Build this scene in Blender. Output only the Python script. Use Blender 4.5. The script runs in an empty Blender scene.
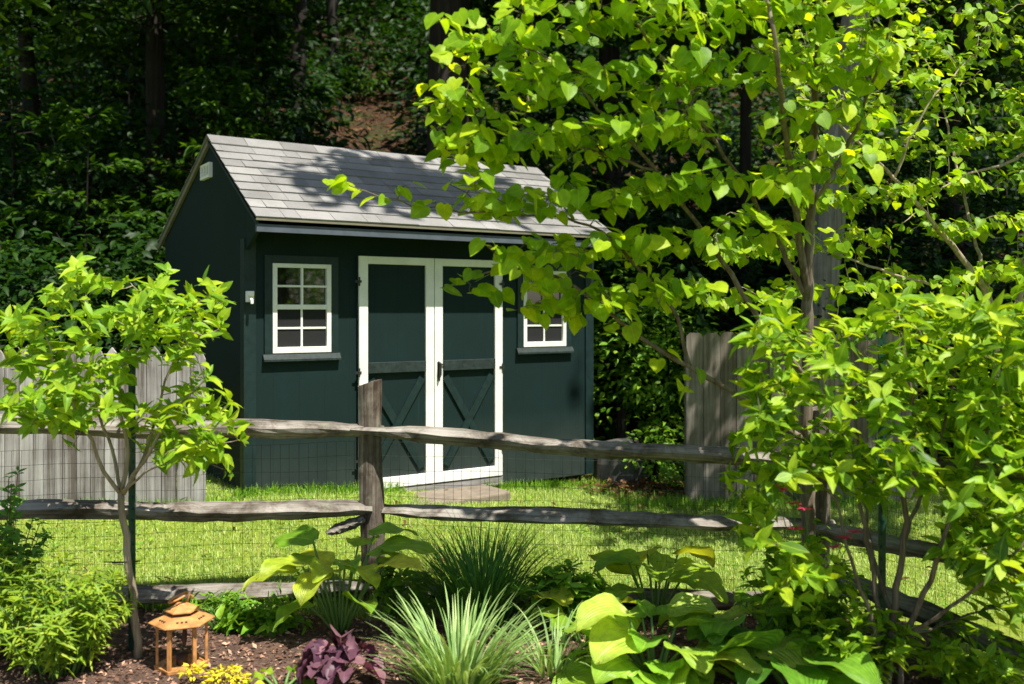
import bpy, math
import numpy as np
from mathutils import Vector, Matrix

R = math.radians
rng = np.random.default_rng(11)
COL = bpy.context.scene.collection
FPX, HOR, EYE = 940.0, 311.0, 1.62          # focal length in pixels, horizon row, eye height


def P(x, y, d):
    """world point seen at pixel x, y of the photograph at distance d metres along the view"""
    return np.array([(x - 512) / FPX * d, d, EYE - (y - HOR) / FPX * d])


# ------------------------------------------------------------------ terrain
def sstep(a, b, t):
    t = np.clip((t - a) / (b - a), 0, 1)
    return t * t * (3 - 2 * t)


def gz(X, Y):
    X = np.asarray(X, float); Y = np.asarray(Y, float)
    lawn = sstep(5.2, 6.8, Y) * np.clip(0.085 - 0.105 * X, 0, 0.27)
    t = np.clip(Y - 9.6, 0, 60)
    hill = 0.56 * (np.sqrt(t * t + 1.0) - 1.0)
    bump = 0.18 * np.sin(X * 0.7 + 1) * np.sin(Y * 0.6) * sstep(10, 14, Y)
    far = sstep(60, 75, Y)
    return lawn + np.minimum(hill, 24) + bump * (1 - far)


# ------------------------------------------------------------------ object helpers
def link(o, parent=None):
    COL.objects.link(o)
    if parent is not None:
        o.parent = parent
    return o


def tag(o, label, cat=None, group=None, kind=None):
    o['label'] = label
    if cat: o['category'] = cat
    if group: o['group'] = group
    if kind: o['kind'] = kind
    return o


def thing(name, loc, label, cat, group=None, rz=0.0):
    o = bpy.data.objects.new(name, None)
    o.empty_display_size = 0.1
    o.location = [float(v) for v in loc]
    o.rotation_euler = (0, 0, rz)
    link(o)
    return tag(o, label, cat, group)


class MB:
    """collects shapes and links them as ONE mesh object"""
    def __init__(s):
        s.v, s.f, s.a = [], [], []

    def add(s, vs, fs, rnd=0.5):
        n = len(s.v)
        for q in vs:
            s.v.append((float(q[0]), float(q[1]), float(q[2])))
            s.a.append((rnd, 0.0, 0.0))
        for q in fs:
            s.f.append(tuple(i + n for i in q))

    def box(s, x0, x1, y0, y1, z0, z1, rnd=0.5):
        s.add([(x0, y0, z0), (x1, y0, z0), (x1, y1, z0), (x0, y1, z0),
               (x0, y0, z1), (x1, y0, z1), (x1, y1, z1), (x0, y1, z1)],
              [(0, 3, 2, 1), (4, 5, 6, 7), (0, 1, 5, 4), (1, 2, 6, 5), (2, 3, 7, 6), (3, 0, 4, 7)], rnd)

    def prism(s, poly, axis, lo, hi, rnd=0.5):
        """polygon in the two other axes, extruded along axis"""
        n = len(poly)
        def pt(p, t):
            if axis == 'x': return (t, p[0], p[1])
            if axis == 'y': return (p[0], t, p[1])
            return (p[0], p[1], t)
        vs = [pt(p, lo) for p in poly] + [pt(p, hi) for p in poly]
        fs = [tuple(range(n))[::-1], tuple(range(n, 2 * n))]
        fs += [(i, (i + 1) % n, n + (i + 1) % n, n + i) for i in range(n)]
        s.add(vs, fs, rnd)

    def tube(s, pts, rad, sides=6, cap=True, rnd=0.5, wob=0.0):
        pts = np.asarray(pts, float)
        n = len(pts)
        rad = np.broadcast_to(np.asarray(rad, float), (n,))
        T = np.gradient(pts, axis=0)
        T /= np.linalg.norm(T, axis=1, keepdims=True) + 1e-9
        up = np.array([0, 0, 1.0]) if abs(T[0][2]) < 0.9 else np.array([1.0, 0, 0])
        a = np.cross(T[0], up); a /= np.linalg.norm(a)
        ang = np.arange(sides) * 2 * math.pi / sides
        vs = []
        for i in range(n):
            a = a - T[i] * np.dot(a, T[i]); a /= np.linalg.norm(a) + 1e-9
            b = np.cross(T[i], a)
            for k in range(sides):
                r = rad[i] * (1 + (rng.uniform(-wob, wob) if wob else 0))
                vs.append(pts[i] + r * (math.cos(ang[k]) * a + math.sin(ang[k]) * b))
        fs = []
        for i in range(n - 1):
            for k in range(sides):
                k2 = (k + 1) % sides
                fs.append((i * sides + k, i * sides + k2, (i + 1) * sides + k2, (i + 1) * sides + k))
        if cap:
            fs.append(tuple(range(sides))[::-1])
            fs.append(tuple((n - 1) * sides + k for k in range(sides)))
        s.add(vs, fs, rnd)

    def build(s, name, mat, parent=None, smooth=False, bevel=0.0, local=None):
        me = bpy.data.meshes.new(name)
        v = s.v
        if local is not None:                       # world coordinates -> coordinates of the parent
            v = [(a - local[0], b - local[1], c - local[2]) for a, b, c in v]
        me.from_pydata(v, [], s.f)
        at = me.attributes.new('lf', 'FLOAT_VECTOR', 'POINT')
        at.data.foreach_set('vector', np.array(s.a, np.float32).ravel())
        me.materials.append(mat)
        if smooth:
            me.polygons.foreach_set('use_smooth', [True] * len(me.polygons))
        me.update()
        o = bpy.data.objects.new(name, me)
        link(o, parent)
        if bevel:
            m = o.modifiers.new('bevel', 'BEVEL'); m.width = bevel; m.segments = 2; m.limit_method = 'ANGLE'
        return o


# ------------------------------------------------------------------ leaf templates:  x along, y across, z up
def tmpl(side, mid, faces, fold=0.18, droop=0.16):
    v = []
    for x in mid: v.append((x, 0, 0))
    nm, ns = len(mid), len(side)
    for x, y in side: v.append((x, y, 0))
    for x, y in side: v.append((x, -y, 0))
    v = np.array(v, float)
    v[:, 2] = fold * np.abs(v[:, 1]) - droop * v[:, 0] ** 2
    fr = []
    for f in faces:
        a = [i if i < 100 else nm + i - 100 for i in f]
        b = [i if i < 100 else nm + ns + i - 100 for i in f][::-1]
        fr += [tuple(a), tuple(b)]
    return v, fr


HEART = tmpl([(-.14, .22), (-.02, .45), (.26, .555), (.57, .47), (.84, .23)], [0, .28, .60, 1.04],
             [(0, 101, 100), (0, 1, 101), (1, 102, 101), (1, 2, 103, 102), (2, 3, 104, 103)], fold=.14, droop=.12)
OVAL = tmpl([(.14, .13), (.36, .235), (.6, .215), (.82, .11)], [0, .36, .6, 1.0],
            [(0, 1, 101, 100), (1, 2, 102, 101), (2, 3, 103, 102)], fold=.3, droop=.22)
LANCE = tmpl([(.2, .085), (.5, .10), (.8, .055)], [0, .5, 1.0],
             [(0, 1, 101, 100), (1, 2, 102, 101)], fold=.3, droop=.25)
RHOMB = (np.array([(0, 0, 0), (.45, .27, .06), (1, 0, -.08), (.45, -.27, .06)], float), [(0, 2, 1), (0, 3, 2)])


def nrm(a):
    return a / (np.linalg.norm(a, axis=-1, keepdims=True) + 1e-9)


def scatter(name, tm, pos, tip, nor, size, rnd, mat, parent=None, local=None, smooth=True):
    """one mesh object of many leaves"""
    tv, tf = tm
    pos = np.asarray(pos, float); n = len(pos)
    if local is not None: pos = pos - np.asarray(local, float)
    nor = nrm(np.asarray(nor, float)); tip = np.asarray(tip, float)
    tip = nrm(tip - nor * np.sum(tip * nor, 1, keepdims=True))
    sid = np.cross(nor, tip)
    size = np.broadcast_to(np.asarray(size, float), (n,))[:, None, None]
    lr = np.random.default_rng(n)
    cz = lr.uniform(-.3, 2.4, n)[:, None, None]; wy = lr.uniform(.78, 1.15, n)[:, None, None]; sk = lr.normal(0, .16, n)[:, None, None]
    ux, uy, uz = tv[None, :, 0:1], tv[None, :, 1:2], tv[None, :, 2:3]
    V = pos[:, None, :] + size * (ux * tip[:, None] + (uy * wy + sk * ux * ux) * sid[:, None] + (uz * cz + lr.normal(0, .10, n)[:, None, None] * uy) * nor[:, None])
    k = len(tv)
    loops = np.concatenate([np.array(f) for f in tf]); cnt = np.array([len(f) for f in tf])
    L = (loops[None, :] + (np.arange(n) * k)[:, None]).ravel().astype(np.int32)
    C = np.tile(cnt, n); S = np.concatenate([[0], np.cumsum(C)[:-1]]).astype(np.int32)
    me = bpy.data.meshes.new(name)
    me.vertices.add(n * k); me.vertices.foreach_set('co', V.astype(np.float32).ravel())
    me.loops.add(len(L)); me.loops.foreach_set('vertex_index', L)
    me.polygons.add(len(C)); me.polygons.foreach_set('loop_start', S)
    me.update(calc_edges=True)
    A = np.zeros((n, k, 3), np.float32)
    A[:, :, 0] = np.asarray(rnd)[:, None]; A[:, :, 1] = tv[None, :, 0]; A[:, :, 2] = tv[None, :, 1]
    at = me.attributes.new('lf', 'FLOAT_VECTOR', 'POINT'); at.data.foreach_set('vector', A.ravel())
    if smooth: me.polygons.foreach_set('use_smooth', np.ones(len(C), bool))
    me.materials.append(mat); me.validate(); me.update()
    o = bpy.data.objects.new(name, me)
    return link(o, parent)


# ------------------------------------------------------------------ materials
def newmat(name):
    m = bpy.data.materials.new(name); m.use_nodes = True
    nt = m.node_tree; nt.nodes.clear()
    out = nt.nodes.new('ShaderNodeOutputMaterial')
    return m, nt, out


def N(nt, t, **kw):
    n = nt.nodes.new('ShaderNode' + t)
    for k, v in kw.items(): setattr(n, k, v)
    return n


def ramp(nt, stops, src):
    n = N(nt, 'ValToRGB'); cr = n.color_ramp
    while len(cr.elements) < len(stops): cr.elements.new(0.5)
    for e, (p, c) in zip(cr.elements, stops):
        e.position = p; e.color = (*c, 1)
    nt.links.new(src, n.inputs[0]); return n.outputs[0]


def noise(nt, vec, scale, detail=4, rough=0.55, dist=0.0):
    n = N(nt, 'TexNoise'); n.inputs['Scale'].default_value = scale; n.inputs['Detail'].default_value = detail
    n.inputs['Roughness'].default_value = rough; n.inputs['Distortion'].default_value = dist
    if vec is not None: nt.links.new(vec, n.inputs['Vector'])
    return n


def mapping(nt, src, sc=(1, 1, 1), loc=(0, 0, 0)):
    m = N(nt, 'Mapping'); m.inputs['Scale'].default_value = sc; m.inputs['Location'].default_value = loc
    nt.links.new(src, m.inputs[0]); return m.outputs[0]


def mixc(nt, a, b, fac, mode='MIX'):
    m = N(nt, 'Mix', data_type='RGBA', blend_type=mode)
    for s, v in ((6, a), (7, b)):
        if isinstance(v, tuple): m.inputs[s].default_value = (*v, 1)
        else: nt.links.new(v, m.inputs[s])
    if isinstance(fac, float): m.inputs[0].default_value = fac
    else: nt.links.new(fac, m.inputs[0])
    return m.outputs[2]


def bump(nt, h, strength, dist=0.01, prev=None):
    b = N(nt, 'Bump'); b.inputs['Strength'].default_value = strength; b.inputs['Distance'].default_value = dist
    nt.links.new(h, b.inputs['Height'])
    if prev is not None: nt.links.new(prev, b.inputs['Normal'])
    return b.outputs[0]


def principled(nt, out, col, rough=0.6, spec=0.4, nor=None, metal=0.0):
    p = N(nt, 'BsdfPrincipled')
    if isinstance(col, tuple): p.inputs['Base Color'].default_value = (*col, 1)
    else: nt.links.new(col, p.inputs['Base Color'])
    if isinstance(rough, float): p.inputs['Roughness'].default_value = rough
    else: nt.links.new(rough, p.inputs['Roughness'])
    p.inputs['Specular IOR Level'].default_value = spec
    p.inputs['Metallic'].default_value = metal
    if nor is not None: nt.links.new(nor, p.inputs['Normal'])
    if out is not None: nt.links.new(p.outputs[0], out.inputs[0])
    return p


def leafmat(name, dark, mid, light, trans=0.42, tint=(1.5, 1.35, 0.5), rough=0.45, spec=0.25, rib=0.25, veins=0.0, edge=None):
    m, nt, out = newmat(name)
    at = N(nt, 'Attribute', attribute_name='lf')
    sp = N(nt, 'SeparateXYZ'); nt.links.new(at.outputs['Vector'], sp.inputs[0])
    c = ramp(nt, [(0, dark), (.5, mid), (1, light)], sp.outputs[0])
    tc = N(nt, 'TexCoord')
    nz = noise(nt, tc.outputs['Object'], 22, 3)
    c = mixc(nt, c, ramp(nt, [(.3, (.62, .66, .6)), (.7, (1.25, 1.2, 1.1))], nz.outputs[0]), 0.8, 'MULTIPLY')
    av = N(nt, 'Math', operation='ABSOLUTE'); nt.links.new(sp.outputs[2], av.inputs[0])
    nor = None
    if rib:
        rb = ramp(nt, [(0, (1, 1, 1)), (.035, (0, 0, 0))], av.outputs[0])
        mm = N(nt, 'Math', operation='MULTIPLY'); nt.links.new(rb, mm.inputs[0]); mm.inputs[1].default_value = rib
        c = mixc(nt, c, (light[0] * 1.5 + .05, light[1] * 1.35 + .05, light[2] * 1.6 + .03), mm.outputs[0])
    if edge:
        eg = ramp(nt, [(edge[1], (0, 0, 0)), (edge[1] + .04, (1, 1, 1))], av.outputs[0])
        c = mixc(nt, c, edge[0], eg)
    if trans > .15 and rib:
        sn_ = noise(nt, tc.outputs['Object'], 60, 2); tp = N(nt, 'MapRange'); nt.links.new(sp.outputs[1], tp.inputs[0]); tp.inputs[1].default_value = .80; tp.inputs[2].default_value = 1.05
        ad = N(nt, 'Math', operation='MULTIPLY_ADD'); nt.links.new(tp.outputs[0], ad.inputs[0]); ad.inputs[1].default_value = .22; nt.links.new(sn_.outputs[0], ad.inputs[2])
        c = mixc(nt, c, (.24, .14, .045), ramp(nt, [(.735, (0, 0, 0)), (.80, (.85, .85, .85))], ad.outputs[0]))
    if veins:
        ml = N(nt, 'Math', operation='MULTIPLY'); nt.links.new(av.outputs[0], ml.inputs[0]); ml.inputs[1].default_value = veins
        sn = N(nt, 'Math', operation='SINE'); nt.links.new(ml.outputs[0], sn.inputs[0])
        nor = bump(nt, sn.outputs[0], 0.5, 0.004)
    p = principled(nt, None, c, rough, spec, nor)
    t = N(nt, 'BsdfTranslucent')
    nt.links.new(mixc(nt, c, tint, 1.0, 'MULTIPLY'), t.inputs[0])
    mx = N(nt, 'MixShader'); mx.inputs[0].default_value = trans
    nt.links.new(p.outputs[0], mx.inputs[1]); nt.links.new(t.outputs[0], mx.inputs[2])
    nt.links.new(mx.outputs[0], out.inputs[0])
    return m


def woodmat(name, axis, dark, mid, light, bmp=0.6, scale=1.0, lichen=0.0, perpiece=0.0):
    m, nt, out = newmat(name)
    tc = N(nt, 'TexCoord')
    lo, hi = 1.2 * scale, 34 * scale
    sc = {'x': (lo, hi, hi), 'y': (hi, lo, hi), 'z': (hi, hi, lo)}[axis]
    v = mapping(nt, tc.outputs['Object'], sc)
    g = noise(nt, v, 1.0, 6, 0.65, 0.4)
    big = noise(nt, tc.outputs['Object'], 3.2 * scale, 4, 0.6)
    ad = N(nt, 'Math', operation='ADD'); nt.links.new(g.outputs[0], ad.inputs[0])
    m2 = N(nt, 'Math', operation='MULTIPLY_ADD'); nt.links.new(big.outputs[0], m2.inputs[0]); m2.inputs[1].default_value = .55; m2.inputs[2].default_value = -.275
    nt.links.new(m2.outputs[0], ad.inputs[1])
    src = ad.outputs[0]
    if perpiece:
        at = N(nt, 'Attribute', attribute_name='lf'); sp = N(nt, 'SeparateXYZ'); nt.links.new(at.outputs['Vector'], sp.inputs[0])
        m3 = N(nt, 'Math', operation='MULTIPLY_ADD'); nt.links.new(sp.outputs[0], m3.inputs[0]); m3.inputs[1].default_value = perpiece; m3.inputs[2].default_value = -perpiece / 2
        a2 = N(nt, 'Math', operation='ADD'); nt.links.new(src, a2.inputs[0]); nt.links.new(m3.outputs[0], a2.inputs[1]); src = a2.outputs[0]
    c = ramp(nt, [(.28, dark), (.48, mid), (.72, light)], src)
    if lichen:
        ln = noise(nt, tc.outputs['Object'], 9, 5, .7)
        dk = noise(nt, tc.outputs['Object'], 6, 5, .7, .5)
        c = mixc(nt, c, ramp(nt, [(.38, (.42, .38, .34)), (.56, (1, 1, 1))], dk.outputs[0]), 1.0, 'MULTIPLY')
        c = mixc(nt, c, (.30, .32, .22), ramp(nt, [(.60, (0, 0, 0)), (.68, (lichen,) * 3)], ln.outputs[0]))
    nr = bump(nt, g.outputs[0], bmp, 0.012)
    principled(nt, out, c, 0.85, 0.2, nr)
    return m


def plain(name, col, rough=0.6, spec=0.4, var=0.15, scale=8, bmp=0.0, metal=0.0):
    m, nt, out = newmat(name)
    tc = N(nt, 'TexCoord')
    nz = noise(nt, tc.outputs['Object'], scale, 5, .6)
    c = mixc(nt, tuple(x * (1 - var) for x in col), tuple(min(1, x * (1 + var)) for x in col), ramp(nt, [(.3, (0, 0, 0)), (.7, (1, 1, 1))], nz.outputs[0]))
    nr = bump(nt, nz.outputs[0], bmp, 0.004) if bmp else None
    principled(nt, out, c, rough, spec, nr, metal)
    return m


M = {}
M['redbud'] = leafmat('redbud_leaf', (0.1459, 0.3088, 0.0101), (0.2819, 0.489, 0.0123), (0.486, 0.6349, 0.0184), trans=.54, tint=(1.7, 1.45, .5))
M['redbud_small'] = leafmat('redbud_small_leaf', (0.1406, 0.3023, 0.0101), (0.2615, 0.4624, 0.0123), (0.4625, 0.6045, 0.0184), trans=.54, tint=(1.7, 1.45, .5))
M['hydrangea'] = leafmat('hydrangea_leaf', (0.1213, 0.2748, 0.019), (0.2426, 0.4338, 0.0211), (0.4366, 0.5784, 0.0296), trans=.42)
M['hydrangea2'] = leafmat('hydrangea_leaf_deeper', (0.0556, 0.1406, 0.0093), (0.2188, 0.4211, 0.019), (0.4544, 0.5866, 0.0264), trans=.42)
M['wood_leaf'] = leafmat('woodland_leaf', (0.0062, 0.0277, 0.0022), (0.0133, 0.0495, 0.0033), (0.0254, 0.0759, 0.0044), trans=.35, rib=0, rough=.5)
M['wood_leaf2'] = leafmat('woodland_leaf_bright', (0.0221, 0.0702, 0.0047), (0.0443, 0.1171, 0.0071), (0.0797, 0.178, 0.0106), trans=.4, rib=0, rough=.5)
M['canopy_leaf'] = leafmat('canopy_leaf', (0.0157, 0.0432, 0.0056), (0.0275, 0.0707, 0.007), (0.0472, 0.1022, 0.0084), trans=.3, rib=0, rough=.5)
M['phlox'] = leafmat('phlox_leaf', (0.1053, 0.2338, 0.0185), (0.2106, 0.3575, 0.0264), (0.4212, 0.5088, 0.0396), trans=.38, rib=.15)
M['dark_shrub'] = leafmat('dark_shrub_leaf', (0.081, 0.2016, 0.0312), (0.135, 0.3136, 0.0468), (0.243, 0.448, 0.0624), trans=.3)
M['hosta'] = leafmat('hosta_leaf', (0.1855, 0.3863, 0.0266), (0.3709, 0.5472, 0.0333), (0.6306, 0.6761, 0.0665), trans=.38, veins=80, rough=.38, spec=.4)
M['hosta_gold'] = leafmat('hosta_gold_leaf', (0.2245, 0.4629, 0.038), (0.3698, 0.5862, 0.0571), (0.5546, 0.6943, 0.1013), trans=.38, veins=80, rough=.38, spec=.4)
M['hosta_green'] = leafmat('hosta_green_leaf', (0.0702, 0.216, 0.0216), (0.117, 0.3024, 0.0264), (0.1872, 0.3888, 0.036), trans=.36, veins=80, rough=.4)
M['grass_dark'] = leafmat('tuft_blade', (0.0423, 0.1436, 0.0264), (0.0761, 0.2197, 0.036), (0.1521, 0.338, 0.06), trans=.3, rib=0)
M['strap'] = leafmat('strap_blade', (0.1371, 0.2814, 0.0698), (0.2468, 0.4221, 0.1164), (0.4661, 0.5909, 0.256), trans=.3, rib=0, edge=((.40, .47, .24), .39))
M['heuchera'] = leafmat('heuchera_leaf', (0.072, 0.0275, 0.0517), (0.132, 0.055, 0.0862), (0.24, 0.121, 0.1495), trans=.2, tint=(1.4, .7, .9), rib=.2)
M['lawn'] = leafmat('lawn_blade', (0.1787, 0.3177, 0.0721), (0.3337, 0.4963, 0.1008), (0.6196, 0.6751, 0.2882), trans=.34, rib=0, rough=.55)
M['weed'] = leafmat('weed_blade', (0.091, 0.2363, 0.0156), (0.1638, 0.3544, 0.0234), (0.2912, 0.4725, 0.039), trans=.35, rib=0)
M['sedum'] = leafmat('sedum_leaf', (0.483, 0.462, 0.02), (0.69, 0.605, 0.02), (0.8625, 0.726, 0.03), trans=.25, rib=0)
M['pink'] = leafmat('pink_petal', (.5, .03, .10), (.62, .06, .16), (.75, .18, .28), trans=.3, tint=(1.2, .8, .9), rib=0)
M['dry'] = leafmat('dry_leaf', (0.0595, 0.0256, 0.0098), (0.119, 0.056, 0.0196), (0.2018, 0.107, 0.0432), trans=.2, tint=(1, .9, .8), rib=0, rough=.7)
M['chip'] = leafmat('mulch_chip', (0.1187, 0.061, 0.0434), (0.2609, 0.1441, 0.1021), (0.5218, 0.3326, 0.2475), trans=.02, tint=(1, 1, 1), rib=0, rough=.85, spec=.15)

M['straw'] = leafmat('straw_blade', (.20, .15, .07), (.32, .26, .13), (.45, .38, .2), trans=.2, tint=(1, 1, .8), rib=0, rough=.7)
M['bark_young'] = woodmat('young_bark', 'z', (.07, .05, .035), (.15, .115, .085), (.26, .22, .17), .4, 1.5)
M['bark_pale'] = woodmat('pale_bark', 'z', (.16, .12, .08), (.30, .24, .17), (.44, .37, .28), .4, 1.5)
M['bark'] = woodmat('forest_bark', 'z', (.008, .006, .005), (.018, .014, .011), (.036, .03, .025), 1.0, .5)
M['bark_grey'] = woodmat('grey_bark', 'z', (.10, .088, .075), (.20, .178, .155), (.32, .29, .25), .9, .8)
M['stem_green'] = plain('green_stem', (.10, .20, .04), .5)
M['stem_brown'] = plain('brown_stem', (.14, .085, .05), .7)
M['rail'] = woodmat('weathered_rail', 'x', (.065, .053, .043), (.20, .178, .15), (.38, .35, .315), .9, 1.0, .35)
M['post'] = woodmat('weathered_post', 'z', (.055, .038, .028), (.115, .092, .072), (.27, .235, .195), 1.0, 1.0, .35)
M['picket'] = woodmat('weathered_picket', 'z', (.12, .10, .085), (.27, .25, .235), (.44, .42, .40), .5, 1.0, 0, .35)
M['board'] = woodmat('weathered_board', 'z', (.10, .08, .062), (.155, .135, .112), (.27, .24, .21), .6, .9, 0, .3)
M['plank'] = woodmat('grey_plank', 'x', (.12, .11, .10), (.24, .23, .215), (.36, .34, .32), .4, 1.0)


def siding():
    m, nt, out = newmat('green_siding')
    tc = N(nt, 'TexCoord')
    nz = noise(nt, mapping(nt, tc.outputs['Object'], (30, 30, 2)), 1, 5, .6)
    st = noise(nt, tc.outputs['Object'], 2.2, 5, .65)
    c = mixc(nt, (.0046, .0150, .0146), (.0070, .0212, .0206), ramp(nt, [(.3, (0, 0, 0)), (.75, (1, 1, 1))], st.outputs[0]))
    c = mixc(nt, c, (.012, .030, .0285), ramp(nt, [(.62, (0, 0, 0)), (.75, (.5, .5, .5))], nz.outputs[0]))
    # dust splashed up from the ground on the lowest boards
    sp = N(nt, 'SeparateXYZ'); nt.links.new(tc.outputs['Object'], sp.inputs[0])
    d = N(nt, 'MapRange'); nt.links.new(sp.outputs[2], d.inputs[0]); d.inputs[1].default_value = .15; d.inputs[2].default_value = .75; d.inputs[3].default_value = 1.0; d.inputs[4].default_value = 0
    dm = N(nt, 'Math', operation='MULTIPLY'); nt.links.new(d.outputs[0], dm.inputs[0]); nt.links.new(st.outputs[0], dm.inputs[1])
    c = mixc(nt, c, (.055, .065, .055), dm.outputs[0])
    w = N(nt, 'Math', operation='MULTIPLY'); nt.links.new(sp.outputs[0], w.inputs[0]); w.inputs[1].default_value = 1 / .203
    fr = N(nt, 'Math', operation='FRACT'); nt.links.new(w.outputs[0], fr.inputs[0])
    gr = ramp(nt, [(0, (0, 0, 0)), (.03, (0, 0, 0)), (.05, (1, 1, 1)), (1, (1, 1, 1))], fr.outputs[0])
    c = mixc(nt, c, gr, .07, 'MULTIPLY')
    b1 = bump(nt, gr, .35, .006)
    b2 = bump(nt, nz.outputs[0], .35, .003, b1)
    principled(nt, out, c, .7, .18, b2)
    return m


M['siding'] = siding()
M['trim_green'] = plain('green_trim', (.007, .021, .0205), .5, .35, .3, 20, .3)
M['weathered_green'] = plain('worn_green_rail', (.016, .027, .0255), .65, .3, .45, 30, .4)
M['white'] = plain('white_paint', (.74, .73, .68), .5, .35, .10, 6, .15)
M['fascia'] = plain('grey_fascia', (.075, .09, .11), .6, .3, .2, 9, .2)
M['tan'] = plain('tan_edge', (.17, .155, .11), .6, .3, .15, 12)
M['dark_gap'] = plain('underside', (.02, .02, .018), .9, .1)
M['curtain'] = plain('screen', (.022, .0225, .0225), .8, .1, .1, 40)
M['black_metal'] = plain('black_iron', (.02, .02, .022), .45, .5)
M['wire'] = plain('green_wire', (.018, .022, .018), .5, .4)
M['stake'] = plain('green_stake', (.006, .045, .030), .4, .5, .2, 30)
M['terracotta'] = plain('orange_paint', (.46, .215, .07), .55, .35, .38, 22, .35)
M['rust'] = plain('rusted_neck', (.09, .05, .035), .8, .2, .4, 30)
M['concrete'] = plain('tan_slab', (.20, .165, .125), .85, .2, .25, 14, .3)
M['stone'] = plain('grey_stone', (.08, .078, .072), .85, .2, .3, 9, .6)


def glassmat():
    m, nt, out = newmat('window_glass')
    tc = N(nt, 'TexCoord')
    nz = noise(nt, tc.outputs['Object'], 3, 2)
    p = principled(nt, out, (.006, .007, .007), .03, .5, bump(nt, nz.outputs[0], .04, .01))
    p.inputs['IOR'].default_value = 2.1
    return m


M['glass'] = glassmat()


def shingle():
    m, nt, out = newmat('asphalt_shingle')
    at = N(nt, 'Attribute', attribute_name='lf'); sp = N(nt, 'SeparateXYZ'); nt.links.new(at.outputs['Vector'], sp.inputs[0])
    tc = N(nt, 'TexCoord')
    c = ramp(nt, [(0, (.175, .172, .165)), (.45, (.225, .221, .214)), (1, (.285, .28, .27))], sp.outputs[0])
    g = noise(nt, tc.outputs['Object'], 260, 2, .7)
    s = noise(nt, tc.outputs['Object'], 2.6, 5, .6)
    c = mixc(nt, c, ramp(nt, [(.3, (.5, .5, .5)), (.7, (1.4, 1.4, 1.4))], g.outputs[0]), .7, 'MULTIPLY')
    c = mixc(nt, c, ramp(nt, [(.3, (.78, .78, .76)), (.7, (1.15, 1.13, 1.12))], s.outputs[0]), 1.0, 'MULTIPLY')
    principled(nt, out, c, .9, .15, bump(nt, g.outputs[0], .5, .003))
    return m


M['shingle'] = shingle()


def groundmat():
    m, nt, out = newmat('ground')
    tc = N(nt, 'TexCoord')
    o = tc.outputs['Object']
    sp = N(nt, 'SeparateXYZ'); nt.links.new(o, sp.inputs[0])
    a = noise(nt, o, 1.6, 5, .6); b = noise(nt, o, 45, 4, .7); e = noise(nt, o, 9, 5, .65)
    grass = ramp(nt, [(.3, (.12, .18, .02)), (.5, (.20, .27, .03)), (.7, (.28, .30, .07))], e.outputs[0])
    lit = ramp(nt, [(.25, (.02, .012, .007)), (.5, (.05, .029, .017)), (.72, (.11, .063, .037))], b.outputs[0])
    moss = ramp(nt, [(.5, (0, 0, 0)), (.62, (.7, .7, .7))], a.outputs[0])
    lit = mixc(nt, lit, (.025, .055, .012), moss)
    y = N(nt, 'MapRange'); nt.links.new(sp.outputs[1], y.inputs[0]); y.inputs[1].default_value = 8.9; y.inputs[2].default_value = 9.9
    c = mixc(nt, grass, lit, y.outputs[0])
    principled(nt, out, c, .95, .1, bump(nt, b.outputs[0], .8, .03))
    return m


def mulchmat():
    m, nt, out = newmat('mulch')
    tc = N(nt, 'TexCoord'); o = tc.outputs['Object']
    b = noise(nt, o, 60, 5, .75, .6); a = noise(nt, o, 5, 4)
    c = ramp(nt, [(.28, (.035, .022, .017)), (.5, (.17, .108, .082)), (.75, (.34, .245, .195))], b.outputs[0])
    c = mixc(nt, c, ramp(nt, [(.3, (.7, .7, .7)), (.7, (1.2, 1.15, 1.1))], a.outputs[0]), 1.0, 'MULTIPLY')
    principled(nt, out, c, .95, .1, bump(nt, b.outputs[0], 1.0, .03))
    return m


M['ground'] = groundmat(); M['mulch'] = mulchmat()


# ------------------------------------------------------------------ ground sheets
def sheet(name, xs, ys, zf, mat, label):
    X, Y = np.meshgrid(xs, ys)
    Z = zf(X, Y)
    nx, ny = len(xs), len(ys)
    v = np.stack([X, Y, Z], -1).reshape(-1, 3)
    me = bpy.data.meshes.new(name)
    f = [(j * nx + i, j * nx + i + 1, (j + 1) * nx + i + 1, (j + 1) * nx + i) for j in range(ny - 1) for i in range(nx - 1)]
    me.from_pydata(v.tolist(), [], f); me.materials.append(mat)
    me.polygons.foreach_set('use_smooth', [True] * len(f)); me.update()
    o = link(bpy.data.objects.new(name, me))
    return tag(o, label, None, None, 'structure')


xs = np.concatenate([np.linspace(-120, -16, 14), np.linspace(-14, 14, 113), np.linspace(16, 120, 14)])
ys = np.concatenate([np.linspace(-80, -2, 14), np.linspace(0, 30, 121), np.linspace(31, 160, 40)])
sheet('ground', xs, ys, gz, M['ground'], 'mown lawn running back to a steep wooded bank of leaf litter')


def bed_edge(X):
    return 5.02 + 0.10 * np.sin(X * 2.1) + 0.05 * np.sin(X * 5.3 + 1)


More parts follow.
